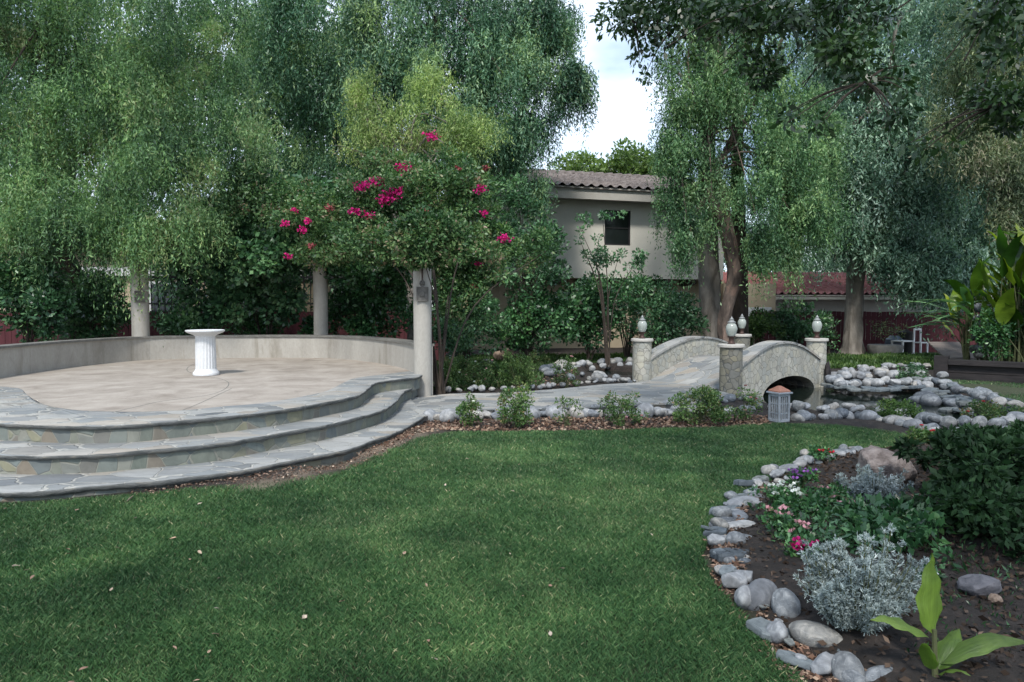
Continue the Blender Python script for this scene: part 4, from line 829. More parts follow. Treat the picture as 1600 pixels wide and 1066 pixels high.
# light yellow-green tree above the bougainvillea
C = hull([(565, 135, 15.2, 34, 22, .3, 5, .3), (640, 190, 15.4, 100, 50, .6, 24, .34), (735, 215, 15.2, 45, 40, .4, 10, .3), (660, 130, 15.9, 50, 25, .5, 7, .3), (600, 240, 15.5, 90, 40, .5, 14, .36), (720, 270, 15.3, 60, 30, .4, 8, .3)], rg)
base = T_(640, 540, 16.0); base[2] = 0
tree('acacia_tree', 'pale yellow-green feathery tree rising above the bougainvillea', base, [([base+np.array([0, 0, -.1]), base+np.array([.05, 0, 1.5]), base+np.array([-.1, -.2, 3]), base+np.array([.1, -.4, 4.6])], [.12, .1, .08, .05])], C, weep(C, 34, 12, .45, .085, rg, .22), .2, M['light'], M['bark'], k=22, r0=.035, seed=45)
# gnarled tree by the bridge
g0 = T_(1136, 545, 17.2); g0[2] = 0
path1 = [T_(1136, 548, 17.2), T_(1133, 500, 17.2), T_(1140, 462, 17.2), T_(1147, 425, 17.1), T_(1138, 385, 17.1), T_(1128, 345, 17.0), T_(1108, 305, 17.0), T_(1100, 262, 16.9), T_(1098, 215, 16.9), T_(1112, 120, 16.9), T_(1130, -40, 17)]
path2 = [T_(1147, 430, 17.1), T_(1142, 370, 17.3), T_(1135, 330, 17.3), T_(1128, 290, 17.2), T_(1120, 268, 17.1), T_(1150, 200, 17.3), T_(1190, 90, 17.5)]
path3 = [T_(1104, 308, 17.0), T_(1088, 330, 16.6), T_(1080, 355, 16.4), T_(1076, 400, 16.2)]
C = hull([(1110, 80, 17, 110, 110, 1.2, 46, .42), (1065, 240, 16.6, 45, 110, .6, 26, .32), (1180, 220, 16.4, 100, 110, .9, 46, .36), (1230, 310, 16.2, 70, 70, .7, 26, .3), (1075, 365, 16.2, 35, 30, .4, 9, .26), (1100, -100, 17, 150, 90, 1.5, 24, .5), (1200, 385, 16.3, 66, 26, .4, 20, .22), (1120, 190, 17.8, 90, 120, .4, 26, .35), (1270, 270, 17.2, 60, 120, .6, 34, .34), (1080, 330, 16.8, 50, 60, .4, 16, .28)], rg)
qx = 800+F*C[:, 0]/C[:, 1]; qy = 480-F*(C[:, 2]-EYE)/C[:, 1]; C = C[~((qx > 1080) & (qx < 1168) & (qy > 190) & (qy < 440) & (C[:, 1] < 17.5) & (np.random.default_rng(5).random(len(C)) < .72))]
tree('gnarled_tree', 'twisted tree with peeling reddish bark and weeping leaves beside the footbridge', g0, [(path1, [.20, .16, .15, .17, .14, .13, .13, .11, .11, .09, .05]), (path2, [.12, .10, .09, .085, .08, .06, .03]), (path3, [.07, .05, .035, .02])],
     C, weep(C, 38, 15, .75, .09, rg, .22), .30, M['gnarl'], M['barkred'], k=26, r0=.04, seed=46, tops=[path1[7], path1[8], path1[9], path2[4]])
# trunks behind it
for (px, wd_px, d, lab, bk, sd_) in ((1108, 34, 18.6, 'thick pale grey tree trunk behind the gnarled tree at the bridge', 'bark', 3), (1155, 22, 18.3, 'dark slim tree trunk just right of the gnarled tree at the bridge', 'barkdark', 4)):
    b = T_(px, 540, d); b[2] = -.1; r0 = wd_px/2*d/F; C = hull([(px+10, -60, d+1, 150, 110, 1.2, 26, .6), (px, 120, d+1.2, 90, 80, .8, 14, .5)], rg)
    tree('eucalyptus_tree', lab, b, [([b, b+np.array([.02, 0, .6]), b+np.array([.0, 0, 1.8]), b+np.array([-.08, 0, 3.4]), b+np.array([-.1, .1, 6]), b+np.array([.1, .3, 9.5])], [r0*1.35, r0*1.05, r0, r0*.92, r0*.7, r0*.3])], C, weep(C, 32, 11, .9, .12, rg), .22, M['gnarl'], M[bk], k=12, seed=50+sd_)
# blue-grey tree on the right
b = T_(1331, 553, 20.2); b[2] = -.05
C = hull([(1400, 100, 20.5, 150, 150, 1.6, 80, .62), (1360, 250, 19.8, 120, 110, 1.2, 60, .5), (1450, 300, 19.2, 80, 110, 1.0, 44, .45), (1345, 352, 19.6, 75, 40, .8, 22, .36), (1430, -110, 20, 220, 110, 2, 40, .7), (1425, 415, 19.0, 70, 32, .5, 30, .3), (1490, 425, 18.5, 60, 36, .5, 24, .3), (1300, 300, 19, 90, 120, .6, 34, .4), (1240, 180, 20.5, 60, 160, .8, 26, .5)], rg)
tree('blue_gum_tree', 'blue-grey leaved tree with a straight pale trunk right of the bridge', b, [([b, b+np.array([.0, 0, .4]), b+np.array([.02, 0, 1.4]), b+np.array([.08, 0, 2.8]), b+np.array([.3, 0, 4.6]), b+np.array([.9, .1, 7.5])], [.33, .27, .245, .23, .19, .1])],
     C, weep(C, 38, 12, .8, .13, rg), .30, M['bluegum'], M['bark'], k=26, r0=.09, seed=47)
# brownish tree at the right edge
b = T_(1600, 560, 16.5); b[2] = 0
C = hull([(1560, 90, 16.5, 90, 110, 1.2, 50, .45), (1560, 240, 16.0, 60, 90, .8, 34, .4), (1600, -60, 16, 150, 80, 1.2, 24, .5), (1600, 330, 15.8, 50, 60, .6, 18, .35), (1500, 170, 16.4, 40, 90, .6, 14, .4)], rg)
tree('brown_tree', 'olive-brown leaved tree with a dark trunk behind the banana plant', b, [([b, b+np.array([-.1, 0, 1.5]), b+np.array([-.35, -.1, 3]), b+np.array([-.3, -.2, 5]), b+np.array([.1, -.2, 8])], [.2, .17, .15, .12, .06])], C, weep(C, 36, 11, .7, .11, rg), .22, M['brownish'], M['barkdark'], k=20, r0=.06, seed=48)
# far trees beyond the roof
for i, (px, py, rx, ry, lab) in enumerate(((905, 268, 40, 24, 'round bright green tree top left of the gap, beyond the house roof'), (982, 262, 36, 34, 'taller bright green tree top beyond the house roof'), (1035, 275, 25, 35, 'green tree top beyond the roof, behind the hanging leaves'))):
    C = hull([(px, py, 42, rx, ry, 1.5, 26, .7)], rg); b = T_(px, 480, 42); b[2] = 0
    tree('far_tree', lab, b, [([b, b+np.array([0, 0, 4.]), b+np.array([.1, 0, 8.])], [.3, .25, .12])], C, bush(C, 130, .26, rg), .5, M['far'], M['bark'], 'trees beyond the house', k=8, seed=60+i)
# big overhanging dark tree, its trunk outside the picture on the right
b = np.array([6.4, 5.2, -.05]); C = hull([(1270, 15, 6.8, 130, 40, .8, 22, .22), (1130, 20, 7.2, 110, 60, .8, 22, .24), (1010, 15, 7.6, 90, 28, .6, 14, .22), (1345, 100, 6.4, 50, 50, .5, 5, .15), (1575, 50, 5.6, 45, 60, .6, 8, .18), (1540, 150, 5.8, 40, 30, .4, 3, .13), (1290, 80, 6.6, 70, 30, .6, 7, .18), (1180, 100, 7, 60, 30, .4, 5, .18), (1585, 170, 5.6, 30, 40, .4, 5, .15)], rg)
C2 = hull([(1240, 185, 6.0, 25, 14, .2, 3, .12), (1415, 120, 6.0, 25, 25, .2, 5, .13), (1395, 180, 5.8, 22, 20, .2, 4, .12), (1450, 225, 5.6, 35, 14, .2, 5, .11), (1270, 200, 5.9, 18, 10, .1, 2, .1), (1020, 70, 7.4, 25, 22, .2, 4, .15), (1000, 110, 7.5, 8, 30, .1, 3, .1)], rg)
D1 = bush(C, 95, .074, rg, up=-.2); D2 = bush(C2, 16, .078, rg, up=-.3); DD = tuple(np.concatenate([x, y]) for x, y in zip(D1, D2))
# unseen canopy above and behind the camera, thickened to darken the flower bed
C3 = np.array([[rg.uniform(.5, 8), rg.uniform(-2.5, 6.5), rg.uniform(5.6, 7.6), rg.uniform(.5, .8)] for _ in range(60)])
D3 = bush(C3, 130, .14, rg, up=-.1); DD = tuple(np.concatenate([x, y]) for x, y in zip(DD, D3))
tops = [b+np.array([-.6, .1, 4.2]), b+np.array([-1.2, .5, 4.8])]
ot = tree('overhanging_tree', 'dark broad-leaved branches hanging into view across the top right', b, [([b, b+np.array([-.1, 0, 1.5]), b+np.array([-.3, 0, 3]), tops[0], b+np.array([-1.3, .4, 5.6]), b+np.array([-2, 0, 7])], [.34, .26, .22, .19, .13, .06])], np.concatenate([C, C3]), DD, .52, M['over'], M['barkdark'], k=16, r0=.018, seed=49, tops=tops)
mb = MB()
for q in C2[:, :3]:
    e = C[np.argmin(np.linalg.norm(C[:, :3]-q, axis=1)), :3]; MB().tube([e, (e+q)/2+np.array([0, 0, .04]), q], [.009, .006, .003], 5).build('twig', M['barkdark'], ot)

# ================================================================== VINES AND SHRUBS
def shrubbery(name, label, base, C, data, W, mat, group=None, seed=1, cat='shrub', stems=8, bark=None):
    rg = np.random.default_rng(seed); root = empty(name, tuple(base), label, cat, group); mb = MB(); base = np.array(base, float)
    for i in rg.choice(len(C), min(stems, len(C)), replace=False):
        e = C[i, :3]; m_ = base+(e-base)*np.array([.3, .3, .6])+rg.normal(0, .04, 3); h_ = max(np.linalg.norm(e-base), .1); r0 = min(.018, .007*h_+.0015); mb.tube([base+rg.normal(0, .03, 3)*np.array([1, 1, 0]), m_, e], [r0, r0*.7, r0*.3], 5)
    mb.build('stem', bark or M['barkdark'], root, smooth=True); foliage('foliage', data[0], data[1], data[2], data[2]*W, data[3], mat, root, rg); return root
rg = np.random.default_rng(81)
# bougainvillea
C = hull([(620, 320, 12.6, 90, 70, .5, 50, .24), (520, 345, 12.8, 90, 45, .5, 36, .24), (700, 320, 12.4, 70, 80, .5, 40, .24), (600, 270, 12.9, 100, 30, .4, 22, .22), (690, 410, 12.2, 50, 40, .35, 18, .2), (470, 320, 13.2, 60, 35, .4, 16, .24), (750, 380, 12.6, 40, 60, .4, 16, .2), (725, 470, 12.0, 34, 70, .3, 30, .2), (745, 400, 12.0, 50, 50, .4, 22, .2), (820, 390, 12.6, 50, 30, .4, 12, .18), (400, 300, 13.4, 70, 50, .4, 22, .22), (770, 360, 12.6, 30, 16, .2, 5, .15), (668, 372, 10.25, 56, 40, .25, 56, .15), (655, 405, 10.3, 30, 12, .15, 10, .10), (600, 380, 11.9, 90, 34, .4, 34, .2), (520, 390, 13.0, 70, 30, .4, 24, .22), (640, 290, 12.2, 110, 50, .5, 34, .22)], rg)
b = V(700, 560, 0); b[2] = 0
P1 = bush(C, 200, .07, rg, .2); bou = shrubbery('bougainvillea', 'bougainvillea with magenta flowers spilling over the pillar by the steps', (pC[0]+.25, pC[1]+.35, 0), C, P1, .5, M['boug'], cat='vine', stems=11, seed=3)
for (px, py, r_, big) in [(674, 212, .10, 1), (632, 262, .12, 1), (566, 290, .10, 1), (588, 284, .11, 1), (560, 296, .07, 1), (612, 305, .13, 1), (600, 312, .10, 1), (622, 298, .07, 1), (556, 330, .09, 1), (577, 337, .08, 1), (620, 362, .10, .5), (607, 368, .05, 1), (445, 349, .06, 1), (460, 328, .05, .6), (480, 345, .07, .7), (474, 360, .07, .7), (450, 400, .06, .8), (516, 326, .06, .5), (750, 295, .09, .6), (757, 333, .05, .8), (789, 371, .10, 1), (706, 388, .07, .9), (745, 412, .06, 1), (741, 448, .05, .5), (690, 368, .05, .4), (759, 262, .04, .5), (716, 262, .04, .4), (664, 330, .05, .3), (632, 348, .06, .3), (486, 385, .06, .4)]:
    d = 12.0 if py > 200 else 12.2; c = V(px, py, d=d-.15); n = int(60*(r_/.1)**2)+14; P = c+unit(rg.normal(size=(n, 3)))*(r_*rg.random(n)**.6)[:, None]*np.array([1.5, .8, .95])
    foliage('flower_cluster', P, rg.normal(size=(n, 3)), .052, .04, rg.random(n), M['magenta'] if big > .55 else M['fadedp'], bou, rg)
# left climbing vine under the canopy
C = hull([(390, 380, 13.9, 110, 60, .5, 56, .25), (330, 450, 14.8, 70, 60, .35, 30, .24), (430, 440, 15.0, 60, 70, .4, 30, .25), (480, 330, 14.2, 70, 45, .5, 24, .25), (400, 310, 14.4, 90, 40, .5, 26, .26), (290, 370, 14.5, 40, 40, .4, 12, .22)], rg)
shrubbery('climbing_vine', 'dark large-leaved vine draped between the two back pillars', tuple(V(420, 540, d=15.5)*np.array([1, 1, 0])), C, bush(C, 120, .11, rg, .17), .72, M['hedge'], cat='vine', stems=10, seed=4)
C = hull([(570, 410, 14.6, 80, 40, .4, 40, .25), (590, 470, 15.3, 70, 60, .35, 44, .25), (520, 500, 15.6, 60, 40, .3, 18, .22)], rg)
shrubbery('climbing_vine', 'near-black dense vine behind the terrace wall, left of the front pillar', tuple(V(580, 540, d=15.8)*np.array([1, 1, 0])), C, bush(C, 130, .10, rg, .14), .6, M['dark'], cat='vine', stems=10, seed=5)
# hedge shrubs behind the wall at left
for i, (px, py, d, rx, ry, cnt, lab, mt) in enumerate([(45, 462, 13.2, 66, 72, 66, 'leafy green shrub at the far left behind the terrace wall', 'hedge'), (140, 482, 14.6, 66, 52, 52, 'bushy shrub behind the wall left of the back pillar', 'hedge'), (-70, 460, 12.5, 70, 80, 40, 'shrub at the picture edge behind the terrace wall', 'hedge'), (290, 508, 15.6, 46, 24, 26, 'low shrub behind the wall beside the white pedestal', 'hedge'), (400, 505, 15.8, 45, 25, 18, 'low dark shrub behind the middle of the terrace wall', 'dark')]):
    C = hull([(px, py, d, rx, ry, .5, cnt, .24)], rg); b = V(px, 520, d=d); b[2] = 0
    shrubbery('shrub', lab, tuple(b), C, bush(C, 110, .095, rg, .17), .6, M[mt], 'shrubs behind the terrace wall', 10+i, stems=12)
# middle shrubs in front of the house
for i, (rows_, lab, mt, L_, per, w_, nm) in enumerate([
    ([(820, 390, 16.8, 60, 80, .7, 50, .28), (800, 320, 17.0, 45, 40, .5, 14, .25), (860, 400, 16.6, 30, 50, .4, 12, .2)], 'glossy dark-leaved tall camellia bush left of the house window', 'hedge', .10, 100, .5, 'camellia_bush'),
    ([(730, 500, 15.8, 60, 55, .5, 44, .26), (700, 530, 15.0, 25, 35, .3, 10, .2)], 'green shrub right behind the front terrace pillar', 'hedge', .085, 120, .5, 'shrub'),
    ([(830, 505, 16.8, 70, 50, .6, 50, .28)], 'dark shrub behind the tan boulder', 'dark', .10, 120, .55, 'shrub'),
    ([(920, 490, 17.4, 65, 52, .6, 50, .3)], 'very dark shrub left behind the bridge', 'dark', .11, 115, .55, 'shrub'),
    ([(1035, 500, 17.8, 65, 45, .6, 50, .28)], 'dark laurel hedge shrub directly behind the bridge', 'hedge', .095, 130, .5, 'shrub'),
    ([(980, 455, 18.2, 90, 25, .5, 34, .28)], 'loose green shrub under the overhang of the house', 'hedge', .095, 100, .5, 'shrub'),
    ([(1190, 512, 19.2, 32, 28, .5, 24, .24)], 'rounded bright green shrub behind the farthest bridge lamp', 'groundgreen', .095, 120, .55, 'shrub'),
    ([(1250, 505, 19.5, 46, 34, .6, 34, .24)], 'tall dark shrub between the two tree trunks right of the bridge', 'hedge', .10, 120, .5, 'shrub'),
    ([(1295, 520, 20.5, 22, 30, .4, 12, .24)], 'thin green shrub left of the straight pale trunk', 'hedge', .09, 80, .5, 'shrub')]):
    C = hull(rows_, rg); b = V(rows_[0][0], 540, d=rows_[0][2]); b[2] = 0
    shrubbery(nm, lab, tuple(b), C, bush(C, per, L_, rg, .17), w_, M[mt], 'shrubs behind the pond garden', 30+i, stems=16)
C = hull([(670, 445, 19.2, 60, 60, .5, 44, .3)], rg); b = V(670, 540, d=19.2); b[2] = 0
shrubbery('shrub', 'tall green shrub filling the gap behind the front terrace pillar', tuple(b), C, bush(C, 110, .11, rg, .17), .55, M['hedge'], 'shrubs behind the pond garden', 61, stems=14)
# thin sapling in front of the house wall
C = hull([(925, 400, 16.4, 25, 50, .3, 13, .13), (965, 410, 16.3, 45, 22, .3, 12, .13), (915, 350, 16.4, 12, 20, .1, 4, .1), (1000, 405, 16.4, 20, 10, .2, 4, .1), (955, 335, 16.4, 20, 8, .1, 4, .1)], rg); b = V(950, 540, d=16.4); b[2] = 0
shrubbery('sapling', 'sparse thin sapling in front of the cream house wall and window', tuple(b), C, bush(C, 44, .085, rg, .12), .5, M['hedge'], cat='tree', seed=77, stems=9)
# garden bed behind the path: roses and weeds
def rose(px, py, w_px, h_px, label, mat='bushy', flowers=(), group='low bushes along the path', z=.0, L_=.035, dens=1.0, seed=0, fr=.022):
    rg = np.random.default_rng(seed+900); b = V(px, py, z); k = b[1]/F; W_, H_ = w_px*k/2, h_px*k; nC = int(max(8, 26*dens))
    C = np.array([[b[0]+rg.uniform(-1, 1)*W_*.85, b[1]+rg.uniform(-.8, .8)*W_*.7, z+H_*(rg.uniform(.15, .85) if rg.random() < .75 else rg.uniform(.8, 1.12)), .05+.05*W_] for _ in range(nC)])
    C[:, 0] = b[0]+(C[:, 0]-b[0])*(1-.3*np.abs((C[:, 2]-z)/H_-.5)*2)
    r_ = shrubbery('rose_bush' if flowers else 'low_bush', label, tuple(b), C, bush(C, int(46*dens**.6), L_, rg, .2), .5, M[mat], group, seed, 'bush', stems=14, bark=M['stem'])
    for fm, nf in flowers:
        for _ in range(nf):
            i = rg.integers(nC); c = C[i, :3]+np.array([rg.normal(0, .05), -.05-rg.random()*.05, .04+rg.random()*.05]); n = 9; a = np.arange(n)/n*2*pi
            P = np.tile(c, (n, 1)); D = np.stack([np.cos(a), np.sin(a)-.3, .5+0*a], 1); foliage('flower', P, D, fr, fr*.9, rg.random(n), M[fm], r_, rg)
    return r_
rose(735, 668, 44, 42, 'first upright rose bush from the steps, in front of the path', seed=1, flowers=(('whitep', 2),))
rose(808, 668, 62, 56, 'full rounded bush second from the steps, in front of the path', seed=2, dens=1.6)
rose(886, 666, 46, 50, 'spindly reddish-stemmed bush third from the steps in front of the path', seed=3, dens=.45)
rose(968, 664, 84, 42, 'wide low bush mid-way in front of the path', seed=4, dens=1.2, flowers=(('pink', 3),))
rose(1092, 662, 96, 50, 'densest bush just in front of the bridge approach', seed=5, dens=2.2)
rose(1166, 660, 44, 48, 'small rose bush with a dark red bloom below the nearest bridge pillar', seed=6, dens=.7, flowers=(('fadedp', 2), ('pink', 2)))
rose(700, 612, 50, 45, 'white-flowered rose right of the front terrace pillar', seed=7, dens=1.6, flowers=(('whitep', 7), ('redp', 1)))
rose(752, 610, 56, 38, 'low rose with pale pink blooms behind the path', seed=8, dens=1.6, flowers=(('whitep', 6), ('pink', 5)))
rose(808, 610, 60, 52, 'yellow-green bush behind the path in front of the tan boulder', seed=9, dens=2.0, mat='groundgreen')
rose(885, 606, 58, 42, 'loose flowering bush before the back pool', seed=10, dens=1.0, mat='groundgreen', flowers=(('pink', 4), ('whitep', 3)))
rose(715, 590, 70, 30, 'grey-green weedy bush left of the tan boulder', seed=11, dens=1.5)
rose(835, 572, 50, 20, 'weedy bush right of the tan boulder', seed=12, dens=1.0)
rose(770, 590, 60, 24, 'flat weedy bush in the garden behind the path', seed=14, dens=1.2)
rose(1425, 598, 50, 24, 'low bush with white flowers beside the timber post', seed=13, dens=1.2, flowers=(('whitep', 10),), group='plants round the pond', mat='hedge')
rose(1405, 655, 80, 22, 'yellow-green clump growing inside the pond edge', seed=15, dens=1.6, group='plants round the pond', mat='groundgreen')
rose(1545, 660, 90, 26, 'dark green water plants by the right bank', seed=16, dens=1.2, group='plants round the pond', mat='bushy', flowers=(('redp', 2),))
rose(1440, 700, 60, 24, 'low plant with small red flowers behind the pink boulder', seed=17, dens=1, group='plants round the flower bed', flowers=(('redp', 6), ('whitep', 2)))
# ground cover strips
def cover(name, label, poly, n, h, mat, seed, wf=.0012, cat='ground cover'):
    rg = np.random.default_rng(seed); Q = scatter_in(poly, n, rg, lambda q: np.ones(len(q))); z = ground_z(Q); P = np.c_[Q, z]; D = rg.normal(0, .6, (n, 3)); D[:, 2] = np.abs(D[:, 2])+.6
    L_ = h*rg.uniform(.4, 1.2, n)*(1+.5*vnoise(Q, 2, seed)); v, f, t = leaf_vf(P, D, L_, np.maximum(.25*L_, wf*Q[:, 1]), .45+rg.normal(0, .2, n)+.2*vnoise(Q, 3, seed+1), rg)
    o = link(name, mesh(name, v, f, M[mat], attrs={'tint': t})); return tag(o, label, cat, kind='stuff')
cover('ground_cover', 'bright green grass strip in front of the maroon fence', PX([(1290, 574), (1470, 576), (1475, 560), (1380, 556), (1290, 558)], 0), 12000, .12, 'groundgreen', 5)
cover('weeds', 'low weeds and ivy between the hedge and the back pool', PX([(680, 585), (850, 580), (900, 571), (1000, 566), (1100, 562), (1090, 556), (680, 560)], 0), 16000, .10, 'groundgreen', 6)
cover('undergrowth', 'patchy weeds in the garden behind the path', PX([(682, 612), (780, 609), (850, 603), (850, 583), (680, 585)], 0), 5000, .09, 'bushy', 7)
cover('bed_weeds', 'tiny weeds sprouting from the dark soil at the right of the bed', PX([(1440, 860), (1600, 900), (1640, 1066), (1420, 1066), (1400, 960)], 0), 500, .03, 'dark', 8)
# litter of leaves and bark chips
M['chipdark'] = mat_leaf('dark_leaf_litter', [(.02, .013, .01), (.045, .03, .022), (.08, .055, .042), (.16, .115, .09)], .0, .8, .2, 3)
def litter(name, label, poly, n, size, seed, z0=.006, mt='chip'):
    rg = np.random.default_rng(seed); Q = scatter_in(poly, n, rg, lambda q: np.ones(len(q))); P = np.c_[Q, ground_z(Q)+z0+rg.random(n)*.012]; D = rg.normal(size=(n, 3)); D[:, 2] *= .25
    L_ = size*rg.uniform(.4, 1.3, n); v, f, t = leaf_vf(P, D, L_, L_*rg.uniform(.35, .7, n), rg.beta(1.5, 2, n), rg); o = link(name, mesh(name, v, f, M[mt], attrs={'tint': t})); return tag(o, label, 'litter', kind='stuff')
litter('bark_litter', 'brown bark chips and dead leaves along the front of the path', PX([(600, 700), (650, 684), (700, 676), (1120, 669), (1200, 664), (1200, 652), (1100, 653), (700, 655), (670, 656), (620, 684)], 0), 5200, .045, 1)
litter('leaf_litter', 'dead leaves and chips over the dark soil of the flower bed', bed, 22000, .035, 2, mt='chipdark')
litter('dry_litter', 'dry leaf crumbs on the bare strip below the steps', PX([(200, 778), (420, 756), (470, 752), (560, 730), (640, 692), (660, 668), (640, 670), (560, 706), (440, 738), (300, 760), (200, 770)], 0), 3000, .022, 3)
litter('garden_litter', 'dry leaves on the soil behind the path', PX([(690, 612), (900, 604), (900, 580), (700, 585)], 0), 2500, .06, 4)
litter('gravel_litter', 'pebbles and chips among the edging stones of the bed', np.vstack([PX([(1320, 1080), (1240, 1000), (1180, 940), (1150, 880), (1160, 820), (1200, 770), (1190, 760), (1125, 800), (1105, 850), (1112, 900), (1150, 965), (1210, 1040), (1250, 1080)], 0)]), 2600, .028, 5, .01)
# fallen leaves on the lawn, one by one
rg = np.random.default_rng(91)
LF = []
for i in range(5):
    u_ = np.linspace(0, 1, 6); wv = np.sin(pi*u_**.8)*.5; v = [];
    for a_, b_ in zip(u_, wv): v += [(a_-.5, -b_*.5, .12*(a_-.5)**2+.25*b_*b_), (a_-.5, 0, .1*sin(i+a_*4)), (a_-.5, b_*.5, .2*b_)]
    f = [(j*3+k, j*3+k+3, j*3+k+4, j*3+k+1) for j in range(5) for k in range(2)]; LF.append(mesh('dry_leaf', v, f, M['chip'], attrs={'tint': np.full(18, .45+.13*i)}))
spots = [(8, 795, 1), (120, 797, 1), (138, 814, 0), (202, 780, 1.3), (312, 787, .6), (270, 798, .5), (106, 858, .9), (270, 841, .8), (312, 863, .6), (25, 884, .7), (50, 902, .6), (184, 856, .5), (343, 903, .5), (174, 921, .5), (476, 964, .8), (130, 1045, .8), (273, 1012, .4), (632, 864, .6), (1223, 680, .8), (860, 990, .6)]
for i, (px, py, s) in enumerate(spots+[(rg.uniform(0, 1150), 690+380*rg.random()**1.3, rg.uniform(.25, .5)) for _ in range(40)]):
    p = V(px, py, .03)
    if not inside(np.array([p[:2]]), lawn)[0]: continue
    o = link('fallen_leaf', LF[i % 5]); o.location = p; sz = .045*(s+.2); o.scale = (sz, sz, sz); o.rotation_euler = (rg.normal(0, .3), rg.normal(0, .3), rg.uniform(0, 6)); tag(o, 'small dry tan leaf lying on the green lawn', 'leaf', 'dry leaves scattered on the lawn')

# ================================================================== FLOWER BED PLANTS
def miller(px, py, w_, h_, label, seed, n=150, z=.08):
    rg = np.random.default_rng(seed); b = V(px, py, z); root = empty('dusty_miller', tuple(b), label, 'plant'); Ps, Ds, Ls, Ts = [], [], [], []; mb = MB()
    for i in range(n):
        a_ = rg.uniform(0, 2*pi); q = rg.random()**.6; lob = .82+.2*sin(3*a_+seed)+.13*sin(7*a_+2*seed)+rg.normal(0, .07); e = lob* np.array([cos(a_)*q*w_/2, sin(a_)*q*w_/2*.85, h_*(.45+.62*math.sqrt(max(0, 1-q*q*.9)))*rg.uniform(.55, 1.08)])
        pts = resample(catmull([np.zeros(3), e*np.array([.55, .55, .35]), e], 4), 9); mb.tube(b+pts[[0, 4, 8]], [.004, .003, .002], 4, sm=2)
        tb_ = rg.normal(0, .15)
        for j in range(3, 9):
            m_ = 15; d0 = pts[j]-pts[j-1]; P = np.tile(b+pts[j], (m_, 1))+rg.normal(0, .006, (m_, 3)); D = rg.normal(size=(m_, 3)); D = unit(D)*1+unit(d0)*1.0; Ps.append(P); Ds.append(D); Ls.append(np.full(m_, .021)*rg.uniform(.6, 1.4, m_)); Ts.append(np.full(m_, .40+tb_)+rg.normal(0, .16, m_)+.05*(j-5))
    mb.build('stem', M['stem'], root); P, D, L_, t = map(np.concatenate, (Ps, Ds, Ls, Ts))
    # lobed leaves: every leaf carries two side lobes
    D = unit(D); s_ = unit(np.cross(D, rg.normal(size=D.shape))); Pn = np.concatenate([P, P+D*L_[:, None]*.45, P+D*L_[:, None]*.45]); Dn = np.concatenate([D, D+s_*1.1, D-s_*1.1]); Ln = np.concatenate([L_, L_*.55, L_*.55])
    foliage('foliage', Pn, Dn, Ln, Ln*.24, np.tile(t, 3), M['miller'], root, rg); return root
miller(1338, 985, .52, .36, 'large silver-grey dusty miller in the front of the flower bed', 1, 260)
miller(1362, 790, .48, .24, 'smaller dusty miller in front of the pink boulder', 2, 150)
def vinca(px, py, wpx, hpx, label, petals, nf, seed, big=.026):
    rg = np.random.default_rng(seed+300); z = .07; b = V(px, py, z); k = b[1]/F; W_, H_ = wpx*k/2, hpx*k
    C = np.array([[b[0]+rg.normal(0, .45)*W_, b[1]+rg.normal(0, .4)*W_, z+H_*rg.uniform(.25, .9), .035] for _ in range(16)])
    r_ = shrubbery('vinca_plant', label, tuple(b), C, bush(C, 26, .034, rg, .15, up=.4), .5, M['dark'], 'flowering vincas in the bed', seed, 'flowers', 12, M['stem'])
    for i in range(nf*2):
        c = np.array([b[0]+rg.uniform(-1, 1)*W_*.8, b[1]+rg.uniform(-.8, .8)*W_*.8, z+H_*rg.uniform(.75, 1.15)]); a = np.arange(5)/5*2*pi+rg.random()*2; tl = rg.normal(0, .25)
        P = np.tile(c, (5, 1)); D = np.stack([np.cos(a), np.sin(a), np.cos(a)*tl-np.sin(a)*.5], 1); foliage('flower', P, D, big*1.1, big, rg.random(5), M[petals], r_, rg, .05)
vinca(1226, 800, 56, 40, 'white-flowered vinca near the left bend of the stone edging', 'whitep', 8, 1)
vinca(1252, 775, 56, 40, 'purple-flowered vinca at the far side of the bed', 'purple', 6, 2, .024)
vinca(1218, 838, 46, 42, 'pale pink vinca beside the stacked slates', 'pink', 5, 3)
vinca(1246, 852, 44, 36, 'soft pink vinca behind the magenta ones', 'pink', 4, 4, .024)
vinca(1252, 878, 50, 30, 'magenta vinca just left above the large dusty miller', 'magenta', 7, 5, .024)
vinca(1322, 812, 60, 30, 'whitish-lilac vinca in the middle of the bed', 'pink', 4, 6, .022)
vinca(1295, 790, 50, 30, 'green leafy vinca with one lilac bloom, centre of the bed', 'pink', 2, 7, .022)
vinca(1448, 915, 30, 20, 'small white vinca behind the upright broad leaf', 'whitep', 3, 8, .024)
vinca(1285, 716, 34, 14, 'single red bloom plant at the far rim of the bed', 'redp', 2, 9, .03)
# dark leafy plants
rg = np.random.default_rng(101)
for i, (row_, lab, L_, per, w_, mt) in enumerate([
    ([(1405, 822, None, .30, .12, 60)], 'dark broad-leaved plant in the middle of the flower bed', .06, 22, .5, 'dark'),
    ([(1325, 835, None, .26, .06, 34)], 'low green foliage clump behind the large dusty miller', .04, 26, .5, 'hedge'),
    ([(1290, 790, None, .34, .06, 40)], 'leafy green carpet plant between the vincas and the smaller dusty miller', .04, 26, .5, 'dark')]):
    px, py, _, wr, hr, nc = row_[0]; b = V(px, py+20, .08); C = np.array([[b[0]+rg.normal(0, .5)*wr, b[1]+rg.normal(0, .5)*wr, .1+hr*rg.uniform(.3, 1.3), .06] for _ in range(nc)])
    shrubbery('leafy_plant', lab, tuple(b), C, bush(C, per, L_, rg, .14, up=.1), w_, M[mt], None, 200+i, 'plant', 12, M['stem'])
C = []
